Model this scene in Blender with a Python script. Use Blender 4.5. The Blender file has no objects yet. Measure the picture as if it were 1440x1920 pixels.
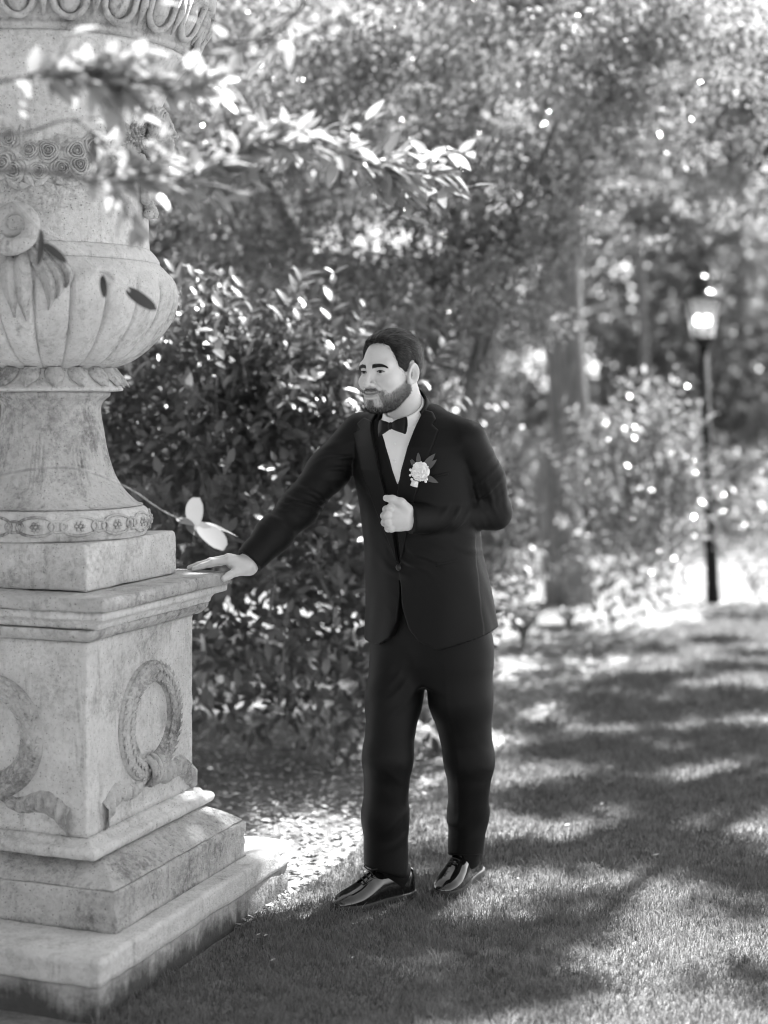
import bpy, bmesh, math, random
import numpy as np
from mathutils import Vector, Matrix, noise as mnoise

# ------------------------------------------------------------------ camera, sky, sun, exposure
scene = bpy.context.scene
COL = scene.collection
R = math.radians

CAM_Z = 1.53
cam_data = bpy.data.cameras.new("camera")
cam = bpy.data.objects.new("camera", cam_data)
COL.objects.link(cam)
cam.location = (0.0, 0.0, CAM_Z)
cam.rotation_euler = (R(90), 0, 0)
cam_data.sensor_width = 36.0
cam_data.lens = 56.25
cam_data.shift_y = -210.0 / 1920.0
cam_data.clip_start = 0.05
cam_data.clip_end = 900.0
cam_data.dof.use_dof = True
cam_data.dof.focus_distance = 4.66
cam_data.dof.aperture_fstop = 1.40
scene.camera = cam

SUN_AZ = (0.68, 0.733)            # horizontal direction towards the sun: behind and to the right
SUN_EL = R(52)
world = bpy.data.worlds.new("World")
scene.world = world
world.use_nodes = True
wn = world.node_tree.nodes
wl = world.node_tree.links
wn.clear()
w_out = wn.new("ShaderNodeOutputWorld")
w_bg = wn.new("ShaderNodeBackground")
w_sky = wn.new("ShaderNodeTexSky")
w_bw = wn.new("ShaderNodeRGBToBW")
w_sky.sky_type = 'NISHITA'
w_sky.sun_disc = False
w_sky.sun_elevation = SUN_EL
w_sky.sun_rotation = math.atan2(SUN_AZ[0], SUN_AZ[1])
w_bg.inputs["Strength"].default_value = 0.08
wl.new(w_sky.outputs[0], w_bw.inputs[0])
wl.new(w_bw.outputs[0], w_bg.inputs["Color"])
wl.new(w_bg.outputs[0], w_out.inputs["Surface"])

sun_data = bpy.data.lights.new("sun", 'SUN')
sun_data.energy = 5.0
sun_data.angle = R(0.6)
sun_data.color = (1, 1, 1)
sun = bpy.data.objects.new("sun", sun_data)
COL.objects.link(sun)
sdir = Vector((SUN_AZ[0] * math.cos(SUN_EL), SUN_AZ[1] * math.cos(SUN_EL), math.sin(SUN_EL)))
sun.rotation_euler = sdir.to_track_quat('Z', 'Y').to_euler()
sun.location = (6, 9, 12)

vs = scene.view_settings
vs.view_transform = 'Standard'
vs.look = 'None'
vs.exposure = 2.45
vs.gamma = 1.0
vs.use_curve_mapping = False
scene.render.engine = 'CYCLES'
scene.cycles.max_bounces = 7
scene.cycles.diffuse_bounces = 4
scene.cycles.glossy_bounces = 3
scene.cycles.transmission_bounces = 5
scene.cycles.transparent_max_bounces = 6
scene.cycles.sample_clamp_indirect = 6.0
scene.cycles.use_denoising = True
scene.cycles.filter_width = 1.05

rng = np.random.default_rng(11)
random.seed(11)

# ------------------------------------------------------------------ helpers
def tag(o, label=None, cat=None, group=None, kind=None):
    if label: o["label"] = label
    if cat: o["category"] = cat
    if group: o["group"] = group
    if kind: o["kind"] = kind
    return o

def empty(name, loc=(0, 0, 0), rz=0.0):
    o = bpy.data.objects.new(name, None)
    o.empty_display_size = 0.1
    COL.objects.link(o)
    o.location = loc
    o.rotation_euler = (0, 0, rz)
    return o

def link_mesh(name, me, mat=None, parent=None):
    if mat is not None and not me.materials:
        me.materials.append(mat)
    o = bpy.data.objects.new(name, me)
    COL.objects.link(o)
    if parent is not None:
        o.parent = parent
    return o

def np_mesh(name, V, F, smooth=True):
    """V (N,3); F (M,k) int array, k fixed."""
    V = np.asarray(V, np.float32); F = np.asarray(F, np.int32)
    me = bpy.data.meshes.new(name)
    k = F.shape[1]
    me.vertices.add(len(V)); me.vertices.foreach_set("co", V.ravel())
    me.loops.add(F.size); me.loops.foreach_set("vertex_index", F.ravel())
    me.polygons.add(len(F))
    me.polygons.foreach_set("loop_start", np.arange(0, F.size, k, dtype=np.int32))
    me.polygons.foreach_set("use_smooth", np.full(len(F), smooth, dtype=bool))
    me.update(calc_edges=True)
    return me

def obj(name, V, F, mat, parent=None, smooth=True):
    F = list(F) if not isinstance(F, np.ndarray) else F
    if isinstance(F, list):
        me = bpy.data.meshes.new(name)
        me.from_pydata([tuple(map(float, v)) for v in V], [], [tuple(map(int, f)) for f in F])
        for p in me.polygons: p.use_smooth = smooth
        me.update()
    else:
        me = np_mesh(name, V, F, smooth)
    return link_mesh(name, me, mat, parent)

def set_attr(me, name, values):
    a = me.attributes.new(name, 'FLOAT', 'POINT')
    a.data.foreach_set("value", np.asarray(values, np.float32))

class MB:
    """collects quads / tris of one part"""
    def __init__(self): self.V = []; self.F = []
    def add(self, V, F):
        b = len(self.V)
        self.V.extend([tuple(map(float, v)) for v in V])
        self.F.extend([tuple(int(i) + b for i in f) for f in F])
    def tube(self, pts, rad, n=8, cap=True, flat=1.0):
        V, F = tube(pts, rad, n, cap, flat); self.add(V, F)
    def box(self, c, s, rz=0.0):
        V, F = box(c, s, rz); self.add(V, F)
    def build(self, name, mat, parent=None, smooth=True):
        return obj(name, self.V, self.F, mat, parent, smooth)

def box(c, s, rz=0.0):
    x, y, z = [k / 2 for k in s]
    V = [(-x, -y, -z), (x, -y, -z), (x, y, -z), (-x, y, -z), (-x, -y, z), (x, -y, z), (x, y, z), (-x, y, z)]
    cs, sn = math.cos(rz), math.sin(rz)
    V = [(c[0] + a * cs - b * sn, c[1] + a * sn + b * cs, c[2] + d) for a, b, d in V]
    F = [(0, 3, 2, 1), (4, 5, 6, 7), (0, 1, 5, 4), (1, 2, 6, 5), (2, 3, 7, 6), (3, 0, 4, 7)]
    return V, F

def tube(pts, rad, n=8, cap=True, flat=1.0):
    P = [Vector(p) for p in pts]
    if not hasattr(rad, '__len__'): rad = [rad] * len(P)
    V = []; F = []
    up = None
    for i, p in enumerate(P):
        t = (P[min(i + 1, len(P) - 1)] - P[max(i - 1, 0)])
        if t.length < 1e-9: t = Vector((0, 0, 1))
        t.normalize()
        if up is None:
            up = Vector((0, 0, 1)) if abs(t.z) < 0.9 else Vector((1, 0, 0))
        a = t.cross(up)
        if a.length < 1e-6: a = t.orthogonal()
        a.normalize(); b = a.cross(t).normalized(); up = b
        for k in range(n):
            w = 2 * math.pi * k / n
            V.append(p + a * (math.cos(w) * rad[i]) + b * (math.sin(w) * rad[i] * flat))
    for i in range(len(P) - 1):
        for k in range(n):
            k2 = (k + 1) % n
            F.append((i * n + k, i * n + k2, (i + 1) * n + k2, (i + 1) * n + k))
    if cap:
        F.append(tuple(range(n))[::-1]); F.append(tuple((len(P) - 1) * n + k for k in range(n)))
    return V, F

def smooth_path(pts, n):
    """Catmull-Rom through pts, n samples"""
    P = [np.array(p, float) for p in pts]
    P = [2 * P[0] - P[1]] + P + [2 * P[-1] - P[-2]]
    out = []
    m = len(P) - 3
    for i in range(n):
        t = i / (n - 1) * m
        k = min(int(t), m - 1); t -= k
        a, b, c, d = P[k:k + 4]
        out.append(0.5 * ((2 * b) + (c - a) * t + (2 * a - 5 * b + 4 * c - d) * t * t + (3 * b - a - 3 * c + d) * t ** 3))
    return out

def at(px, py, depth):
    """the point at a given distance from the photographer that was measured at a place of the photograph"""
    return np.array(((px - 720) / 3000 * depth, depth, CAM_Z - (py - 750) / 3000 * depth))

# ------------------------------------------------------------------ materials (the photograph is black and white: all greys)
MATS = {}
def new_mat(name):
    m = bpy.data.materials.new(name); m.use_nodes = True
    nt = m.node_tree; nt.nodes.clear()
    out = nt.nodes.new("ShaderNodeOutputMaterial")
    b = nt.nodes.new("ShaderNodeBsdfPrincipled")
    nt.links.new(b.outputs[0], out.inputs[0])
    MATS[name] = m
    return m, nt, b, out

def g(v): return (v, v, v, 1)

class NT:
    """tiny node-graph helper"""
    def __init__(self, nt): self.nt = nt
    def n(self, t, **kw):
        x = self.nt.nodes.new(t)
        for k, v in kw.items(): setattr(x, k, v)
        return x
    def l(self, a, b): self.nt.links.new(a, b)
    def coord(self, scale=(1, 1, 1), out="Object"):
        tc = self.n("ShaderNodeTexCoord"); mp = self.n("ShaderNodeMapping")
        mp.inputs["Scale"].default_value = scale
        self.l(tc.outputs[out], mp.inputs[0]); return mp.outputs[0]
    def noise(self, vec, scale, detail=4, rough=0.55, dist=0.0):
        x = self.n("ShaderNodeTexNoise")
        x.inputs["Scale"].default_value = scale; x.inputs["Detail"].default_value = detail
        x.inputs["Roughness"].default_value = rough; x.inputs["Distortion"].default_value = dist
        self.l(vec, x.inputs["Vector"]); return x.outputs[0]
    def ramp(self, fac, stops):
        x = self.n("ShaderNodeValToRGB"); e = x.color_ramp.elements
        while len(e) < len(stops): e.new(0.5)
        for k, (p, v) in enumerate(stops):
            e[k].position = p; e[k].color = g(v)
        self.l(fac, x.inputs[0]); return x.outputs[0]
    def math(self, op, a, b=None):
        x = self.n("ShaderNodeMath", operation=op)
        for i, v in enumerate((a, b)):
            if v is None: continue
            if isinstance(v, (int, float)): x.inputs[i].default_value = v
            else: self.l(v, x.inputs[i])
        return x.outputs[0]
    def mix(self, fac, a, b, mode='MIX'):
        x = self.n("ShaderNodeMix", data_type='RGBA', blend_type=mode)
        for s, v in ((x.inputs[0], fac), (x.inputs[6], a), (x.inputs[7], b)):
            if isinstance(v, (int, float)):
                s.default_value = v if s == x.inputs[0] else g(v)
            else: self.l(v, s)
        return x.outputs[2]
    def bump(self, height, strength, dist, b):
        x = self.n("ShaderNodeBump")
        x.inputs["Strength"].default_value = strength; x.inputs["Distance"].default_value = dist
        self.l(height, x.inputs["Height"]); self.l(x.outputs[0], b.inputs["Normal"]); return x

def stone_mat(name, base=0.5, stain=0.25, stain_lo=0.5, stain_hi=0.68, streak=0.5, pits=0.6, seed=0.0, rough_bump=0.5):
    m, nt, b, out = new_mat(name); N = NT(nt)
    tc = N.n("ShaderNodeTexCoord"); mp = N.n("ShaderNodeMapping"); mp.inputs["Location"].default_value = (seed, seed * 0.7, seed * 0.3)
    N.l(tc.outputs["Object"], mp.inputs[0]); v = mp.outputs[0]
    mp2 = N.n("ShaderNodeMapping"); mp2.inputs["Scale"].default_value = (9, 9, 1.1); N.l(v, mp2.inputs[0])
    mott = N.noise(v, 7.0, 12, 0.72)
    fine = N.noise(v, 60.0, 8, 0.7)
    cloud = N.noise(v, 3.2, 14, 0.74, 0.25)
    strk = N.noise(mp2.outputs[0], 2.6, 9, 0.68, 0.25)
    speck = N.noise(v, 190.0, 3, 0.6)
    vor = N.n("ShaderNodeTexVoronoi"); vor.inputs["Scale"].default_value = 130.0; N.l(v, vor.inputs["Vector"])
    col = N.mix(N.ramp(mott, [(0.36, 0.0), (0.66, 1.0)]), base * 0.84, base * 1.10)
    col = N.mix(N.math('MULTIPLY', N.ramp(fine, [(0.48, 0.0), (0.72, 1.0)]), 0.55), col, base * 0.58)
    # lichen and soot: ragged grains gathered in patches
    smask = N.math('MULTIPLY', N.ramp(cloud, [(stain_lo, 0.0), (stain_hi, 1.0)]), N.ramp(fine, [(0.36, 0.10), (0.56, 1.0)]))
    col = N.mix(N.math('MULTIPLY', smask, 0.85), col, stain)
    # rain drips
    kmask = N.math('MULTIPLY', N.math('MULTIPLY', N.ramp(strk, [(0.55, 0.0), (0.70, 1.0)]), N.ramp(fine, [(0.34, 0.3), (0.58, 1.0)])), streak)
    col = N.mix(kmask, col, stain * 0.8)
    pit = N.math('MULTIPLY', N.ramp(vor.outputs["Distance"], [(0.16, 1.0), (0.30, 0.0)]), N.ramp(speck, [(0.50, 0.0), (0.62, 1.0)]))
    col = N.mix(N.math('MULTIPLY', pit, pits), col, base * 0.22)
    N.l(col, b.inputs["Base Color"])
    b.inputs["Roughness"].default_value = 0.9
    b.inputs["Specular IOR Level"].default_value = 0.2
    h = N.math('ADD', N.math('MULTIPLY', fine, 0.9), N.math('MULTIPLY', mott, 0.8))
    h = N.math('SUBTRACT', h, N.math('MULTIPLY', pit, 0.8))
    N.bump(h, rough_bump, 0.014, b)
    return m

stone_mat("stone", 0.64, 0.18, 0.50, 0.70, 0.55, 0.8, 0.0, 0.7)
stone_mat("stone_pale", 0.60, 0.17, 0.52, 0.72, 0.60, 0.6, 3.1, 0.6)
stone_mat("stone_stained", 0.52, 0.13, 0.49, 0.66, 0.6, 0.9, 7.7, 0.9)
stone_mat("stone_mossy", 0.53, 0.10, 0.47, 0.63, 0.6, 0.9, 12.4, 0.9)
stone_mat("stone_relief", 0.52, 0.12, 0.47, 0.64, 0.85, 0.6, 5.2, 0.7)

def footing_mat():
    m, nt, b, out = new_mat("stone_footing"); N = NT(nt)
    v = N.coord()
    tc = N.n("ShaderNodeTexCoord"); sp = N.n("ShaderNodeSeparateXYZ"); N.l(tc.outputs["Object"], sp.inputs[0])
    mp2 = N.coord((7, 7, 1.2))
    strk = N.noise(mp2, 1.6, 7, 0.62, 0.4); fine = N.noise(v, 38, 6, 0.65); mott = N.noise(v, 6, 8, 0.6)
    # algae crust that creeps up from the soil with a ragged upper edge
    hgt = N.math('ADD', N.math('MULTIPLY', sp.outputs[2], -8.5), N.math('MULTIPLY', strk, 1.7))
    mask = N.ramp(N.math('ADD', hgt, N.math('MULTIPLY', fine, 0.5)), [(0.45, 0.0), (0.95, 1.0)])
    col = N.mix(N.ramp(mott, [(0.3, 0), (0.7, 1)]), 0.26, 0.44)
    col = N.mix(N.math('MULTIPLY', N.ramp(fine, [(0.45, 0), (0.7, 1)]), 0.5), col, 0.16)
    col = N.mix(N.math('MULTIPLY', mask, 0.88), col, 0.04)
    N.l(col, b.inputs["Base Color"]); b.inputs["Roughness"].default_value = 0.9
    b.inputs["Specular IOR Level"].default_value = 0.2
    N.bump(N.math('ADD', fine, mott), 0.7, 0.012, b)
footing_mat()

def simple_mat(name, v, rough=0.6, spec=0.5, coat=0.0, metal=0.0, noise_scale=None, var=0.15, bump=0.0, sheen=0.0):
    m, nt, b, out = new_mat(name); N = NT(nt)
    b.inputs["Roughness"].default_value = rough
    b.inputs["Specular IOR Level"].default_value = spec
    b.inputs["Coat Weight"].default_value = coat
    b.inputs["Metallic"].default_value = metal
    b.inputs["Sheen Weight"].default_value = sheen
    b.inputs["Base Color"].default_value = g(v)
    if noise_scale:
        nz = N.noise(N.coord(), noise_scale, 5, 0.6)
        N.l(N.mix(N.ramp(nz, [(0.3, 0), (0.7, 1)]), v * (1 - var), v * (1 + var)), b.inputs["Base Color"])
        if bump: N.bump(nz, bump, 0.004, b)
    return m

def leaf_mat(name, v, rough=0.38, trans=0.35, spec=0.5, var=0.35):
    """glossy leaf with its own grey from the per-leaf attribute 'tone' and light passing through"""
    m, nt, b, out = new_mat(name); N = NT(nt)
    a = N.n("ShaderNodeAttribute", attribute_name="tone")
    col = N.mix(a.outputs["Fac"], v * (1 - var), v * (1 + var))
    N.l(col, b.inputs["Base Color"])
    b.inputs["Roughness"].default_value = rough
    b.inputs["Specular IOR Level"].default_value = spec
    t = N.n("ShaderNodeBsdfTranslucent")
    N.l(N.mix(a.outputs["Fac"], v * 1.3 * (1 - var), v * 1.5 * (1 + var)), t.inputs["Color"])
    ms = N.n("ShaderNodeMixShader"); ms.inputs[0].default_value = trans
    N.l(b.outputs[0], ms.inputs[1]); N.l(t.outputs[0], ms.inputs[2]); N.l(ms.outputs[0], out.inputs[0])
    return m

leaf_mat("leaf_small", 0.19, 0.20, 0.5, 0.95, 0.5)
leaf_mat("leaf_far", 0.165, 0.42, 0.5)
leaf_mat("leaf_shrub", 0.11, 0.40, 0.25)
leaf_mat("leaf_branch", 0.24, 0.34, 0.40)
leaf_mat("leaf_sprig", 0.13, 0.75, 0.3, 0.2)  # bough leaf in a darker grey, lower light put into the colour
leaf_mat("leaf_dark", 0.05, 0.8, 0.1, 0.15)  # much darker leaf tone for the twig before the bowl
leaf_mat("leaf_strap", 0.22, 0.45, 0.4)
leaf_mat("blade", 0.145, 0.55, 0.38, 0.3, 0.45)
leaf_mat("litter", 0.36, 0.8, 0.1, 0.2, 0.65)

def bark_mat(name, v):
    m, nt, b, out = new_mat(name); N = NT(nt)
    f = N.noise(N.coord((14, 14, 1.6)), 2.0, 7, 0.65, 0.6)
    N.l(N.mix(N.ramp(f, [(0.35, 0), (0.65, 1)]), v * 0.5, v * 1.35), b.inputs["Base Color"])
    b.inputs["Roughness"].default_value = 0.9; N.bump(f, 0.9, 0.03, b)
bark_mat("bark", 0.14); bark_mat("bark_pale", 0.24); bark_mat("bark_furrowed", 0.16)

def ground_mats():
    m, nt, b, out = new_mat("soil"); N = NT(nt); v = N.coord()
    big = N.noise(v, 0.9, 5, 0.6); mid = N.noise(v, 9, 7, 0.65); fine = N.noise(v, 60, 6, 0.65)
    c = N.mix(N.ramp(mid, [(0.3, 0), (0.7, 1)]), 0.12, 0.32)
    c = N.mix(N.math('MULTIPLY', N.ramp(fine, [(0.4, 0), (0.7, 1)]), 0.6), c, 0.40)
    c = N.mix(N.math('MULTIPLY', N.ramp(big, [(0.45, 0), (0.7, 1)]), 0.4), c, 0.12)
    N.l(c, b.inputs["Base Color"]); b.inputs["Roughness"].default_value = 0.95; b.inputs["Specular IOR Level"].default_value = 0.15
    N.bump(N.math('ADD', mid, fine), 0.9, 0.03, b)
    m, nt, b, out = new_mat("sandy_path"); N = NT(nt); v = N.coord()
    mid = N.noise(v, 4, 7, 0.65); fine = N.noise(v, 50, 5, 0.65)
    c = N.mix(N.ramp(mid, [(0.3, 0), (0.7, 1)]), 0.13, 0.22)
    c = N.mix(N.math('MULTIPLY', N.ramp(fine, [(0.4, 0), (0.7, 1)]), 0.5), c, 0.11)
    N.l(c, b.inputs["Base Color"]); b.inputs["Roughness"].default_value = 0.95; b.inputs["Specular IOR Level"].default_value = 0.15
    N.bump(N.math('ADD', mid, fine), 0.6, 0.02, b)
    m, nt, b, out = new_mat("lawn_base"); N = NT(nt); v = N.coord()
    mid = N.noise(v, 3, 6, 0.6); fine = N.noise(v, 140, 4, 0.7)
    c = N.mix(N.ramp(fine, [(0.3, 0), (0.7, 1)]), 0.12, 0.26)
    c = N.mix(N.math('MULTIPLY', N.ramp(mid, [(0.4, 0), (0.7, 1)]), 0.35), c, 0.22)
    N.l(c, b.inputs["Base Color"]); b.inputs["Roughness"].default_value = 0.9; b.inputs["Specular IOR Level"].default_value = 0.2
    N.bump(fine, 0.8, 0.01, b)
ground_mats()

simple_mat("lamp_iron", 0.010, 0.7, 0.15, noise_scale=30, var=0.3)
simple_mat("lamp_cap_paint", 0.014, 0.3, 0.4)

# small tools used by plants and figure
def unit(a):
    return a / np.maximum(np.linalg.norm(a, axis=-1, keepdims=True), 1e-9)

def leaf_mesh(name, L=1.0, W=0.42, curl=0.12, fold=0.10, nseg=6, tone=0.5, mat=None, blunt=False):
    V = []; F = []
    for i in range(nseg + 1):
        q = i / nseg
        hw = W / 2 * ((math.sin(math.pi * q ** 0.80) ** 0.85 if not blunt else math.sqrt(1 - (2 * q - 1) ** 2)) if 0 < q < 1 else 0.02)
        z = -curl * q * q
        V += [(L * q, -hw, z + fold * hw * 2), (L * q, 0, z), (L * q, hw, z + fold * hw * 2)]
    for i in range(nseg):
        a = i * 3
        F += [(a, a + 3, a + 4, a + 1), (a + 1, a + 4, a + 5, a + 2)]
    me = bpy.data.meshes.new(name); me.from_pydata(V, [], F)
    for p in me.polygons: p.use_smooth = True
    me.update(); set_attr(me, "tone", np.full(len(V), tone))
    if mat: me.materials.append(MATS[mat])
    return me, np.array(V), np.array(F)

def place_leaf(me, p, d, nrm, L, parent, loc0):
    D = Vector(d).normalized(); S = Vector(nrm).cross(D)
    if S.length < 1e-5: S = D.orthogonal()
    S.normalize(); Nn = D.cross(S)
    o = bpy.data.objects.new("leaf", me); COL.objects.link(o); o.parent = parent
    M = Matrix((D * L, S * L, Nn * L)).transposed().to_4x4()
    M.translation = Vector(p) - Vector(loc0)
    o.matrix_local = M
    return o


# ------------------------------------------------------------------ the ground
U = np.array((0.355, 0.935)); NRM = np.array((0.935, -0.355))       # along / across the lawn edge
PED = np.array((-0.96, 4.62))

def sheet(name, V, F, z, mat, label):
    o = obj(name, [(x, y, z) for x, y in V], F, MATS[mat], None, False)
    tag(o, label, None, None, "structure"); return o

sheet("ground", [(-300, -60), (300, -60), (300, 500), (-300, 500)], [(0, 1, 2, 3)], 0.0, "soil", "bare brown soil strewn with leaf litter under the shrubs")
# lawn: its left edge runs along the plinth, the far end is rounded off
E0 = np.array((-0.266, 4.99))
def edge_pt(s): return E0 + U * s
lawn = [tuple(edge_pt(-5.6))]
for s in np.linspace(-1.2, 6.5, 40):
    wob = 0.012 * math.sin(s * 7.1) + 0.015 * math.sin(s * 2.7 + 1)
    lawn.append(tuple(edge_pt(s) + NRM * wob))
for a in np.linspace(0.15, 1.0, 8):
    c = edge_pt(6.5); lawn.append((c[0] + 0.5 * (1 - math.cos(a * math.pi / 2)) + 0.16 * a, c[1] + 0.36 * math.sin(a * math.pi / 2)))
lawn += [(14.0, 11.5), (14.0, -2.0)]
lawn_o = sheet("lawn", lawn, [tuple(range(len(lawn)))[::-1]], 0.004, "lawn_base", "closely mown lawn in dappled shade")
path_pts = [(0.9, 11.9), (2.2, 11.62), (14, 11.62), (14, 15.6), (6, 15.9), (2.0, 15.2), (0.2, 14.2), (0.1, 12.6)]
sheet("path", path_pts, [tuple(range(len(path_pts)))], 0.004, "sandy_path", "pale sandy path crossing behind the lawn")

def in_lawn(x, y):
    rel0 = x - E0[0]; rel1 = y - E0[1]
    across = rel0 * NRM[0] + rel1 * NRM[1]; along = rel0 * U[0] + rel1 * U[1]
    wob = 0.012 * np.sin(along * 7.1) + 0.015 * np.sin(along * 2.7 + 1)
    corner = (x - (E0[0] + U[0] * 6.5 + 0.66)) ** 2 / 0.5 ** 2 + (y - (E0[1] + U[1] * 6.5)) ** 2 / 0.42 ** 2
    ok = (across > wob) & (y < 11.42)
    return ok & ~((along > 6.4) & (across < 0.5) & (corner > 1.0))

# grass blades: one triangle pair each, thinning out with distance
def grass():
    Vs = []; Ts = []
    for (y0, y1, dens, hgt, wid) in ((3.0, 5.2, 26000, 0.028, 0.0027), (5.2, 7.4, 13000, 0.030, 0.0038), (7.4, 11.5, 5200, 0.034, 0.0065)):
        xm = 0.26 * y1 + 0.4
        x0 = -0.9
        n = int(dens * (xm - x0) * (y1 - y0))
        x = rng.uniform(x0, xm, n); y = rng.uniform(y0, y1, n)
        k = in_lawn(x, y) & (x < 0.26 * y + 0.25) & (x > -0.26 * y - 0.2)
        x = x[k]; y = y[k]; n = len(x)
        # mown tufts: blades lean together in patches
        a = rng.uniform(0, 2 * np.pi, n)
        patch = np.sin(x * 23 + 1.7 * np.sin(y * 17)) * np.sin(y * 19 + x * 5)
        h = hgt * rng.uniform(0.5, 1.15, n) * (1 + 0.25 * patch) * np.where(rng.uniform(0, 1, n) < 0.012, 1.7, 1.0)
        lean = h * rng.uniform(0.15, 0.95, n)
        la = a + rng.uniform(-0.6, 0.6, n)
        w = wid * rng.uniform(0.6, 1.2, n)
        dx, dy = np.cos(a + 1.57) * w / 2, np.sin(a + 1.57) * w / 2
        b1 = np.stack((x - dx, y - dy, np.full(n, 0.003)), 1); b2 = np.stack((x + dx, y + dy, np.full(n, 0.003)), 1)
        mx, my = x + np.cos(la) * lean * 0.35, y + np.sin(la) * lean * 0.35
        m1 = np.stack((mx - dx * 0.8, my - dy * 0.8, h * 0.62), 1); m2 = np.stack((mx + dx * 0.8, my + dy * 0.8, h * 0.62), 1)
        t = np.stack((x + np.cos(la) * lean, y + np.sin(la) * lean, h * (1.0 - 0.25 * (lean / h) ** 2)), 1)
        Vs.append(np.stack((b1, b2, m2, m1, t), 1)); Ts.append(np.clip(0.5 + 0.25 * patch + rng.normal(0, 0.22, n), 0, 1))
    V = np.concatenate(Vs); T = np.concatenate(Ts); n = len(V)
    i = np.arange(n)[:, None] * 5
    F = np.concatenate((i + np.array([[0, 1, 2]]), i + np.array([[0, 2, 3]]), i + np.array([[3, 2, 4]])))
    me = np_mesh("grass", V.reshape(-1, 3), F, True)
    set_attr(me, "tone", np.repeat(T, 5))
    o = link_mesh("grass", me, MATS["blade"])
    tag(o, "short mown grass blades covering the dappled lawn", "grass", None, "stuff")
    return n
n_blades = grass()

def flat_leaves(n, xs, ys, size, tone_rng, keep):
    x = rng.uniform(*xs, n); y = rng.uniform(*ys, n); k = keep(x, y); x = x[k]; y = y[k]; n = len(x)
    a = rng.uniform(0, 2 * np.pi, n); L = size * rng.uniform(0.5, 1.3, n); W = L * rng.uniform(0.35, 0.6, n)
    tilt = rng.uniform(-0.35, 0.35, n); curl = rng.uniform(0.02, 0.25, n)
    ux, uy = np.cos(a), np.sin(a)
    z0 = rng.uniform(0.004, 0.016, n)
    c = np.stack((x, y, z0), 1)
    d = np.stack((ux, uy, tilt), 1) * (L / 2)[:, None]
    s = np.stack((-uy, ux, rng.uniform(-0.4, 0.4, n)), 1) * (W / 2)[:, None]
    up = np.stack((np.zeros(n), np.zeros(n), curl * W), 1)
    V = np.stack((c - d, c + s + up, c + d, c - s + up), 1)
    V[..., 2] = np.maximum(V[..., 2], 0.003)
    return V, rng.uniform(*tone_rng, n)

def litter():
    keep = lambda x, y: ~in_lawn(x, y) & (np.abs(x) < 0.26 * y + 0.3)
    A, ta = flat_leaves(26000, (-1.2, 2.6), (4.6, 9.0), 0.032, (0, 1), keep)
    B, tb = flat_leaves(9000, (-0.5, 4.2), (9.0, 14.5), 0.05, (0.2, 1), keep)
    C, tc2 = flat_leaves(120, (-0.7, 3.0), (3.8, 11), 0.022, (0.5, 1), lambda x, y: in_lawn(x, y))
    C[..., 2] += 0.022
    V = np.concatenate((A, B, C)); T = np.concatenate((ta, tb, tc2)); n = len(V)
    F = (np.arange(n)[:, None] * 4 + np.arange(4)[None])
    me = np_mesh("leaf_litter", V.reshape(-1, 3), F, False); set_attr(me, "tone", np.repeat(T, 4))
    tag(link_mesh("leaf_litter", me, MATS["litter"]), "dry fallen leaves littering the soil beside the lawn", "leaf litter", None, "stuff")
litter()

# ------------------------------------------------------------------ the stone pedestal
PED_RZ = -math.atan2(0.355, 0.935)
pedestal = empty("stone_pedestal", (PED[0], PED[1], 0.0), PED_RZ)
tag(pedestal, "weathered square stone pedestal carved with wreaths under the big urn", "pedestal")

def subdivide_profile(prof, step):
    out = [prof[0]]
    for (o0, z0), (o1, z1) in zip(prof[:-1], prof[1:]):
        d = math.hypot(o1 - o0, z1 - z0); k = max(1, int(d / step))
        for i in range(1, k + 1): out.append((o0 + (o1 - o0) * i / k, z0 + (z1 - z0) * i / k))
    return out

def rect_ring(a, b, cr, seg):
    pts = []; cr = min(cr, a * 0.9, b * 0.9)
    cs = [(a - cr, b - cr, 0), (-(a - cr), b - cr, 90), (-(a - cr), -(b - cr), 180), (a - cr, -(b - cr), 270)]
    for k in range(4):
        cx, cy, a0 = cs[k]
        for i in range(4):
            w = R(a0 + 90 * i / 3); pts.append((cx + cr * math.cos(w), cy + cr * math.sin(w)))
        nx, ny, na = cs[(k + 1) % 4]; w = R(a0 + 90)
        p0 = (cx + cr * math.cos(w), cy + cr * math.sin(w)); p1 = (nx + cr * math.cos(R(na)), ny + cr * math.sin(R(na)))
        for i in range(1, seg): pts.append((p0[0] + (p1[0] - p0[0]) * i / seg, p0[1] + (p1[1] - p0[1]) * i / seg))
    return pts

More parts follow.
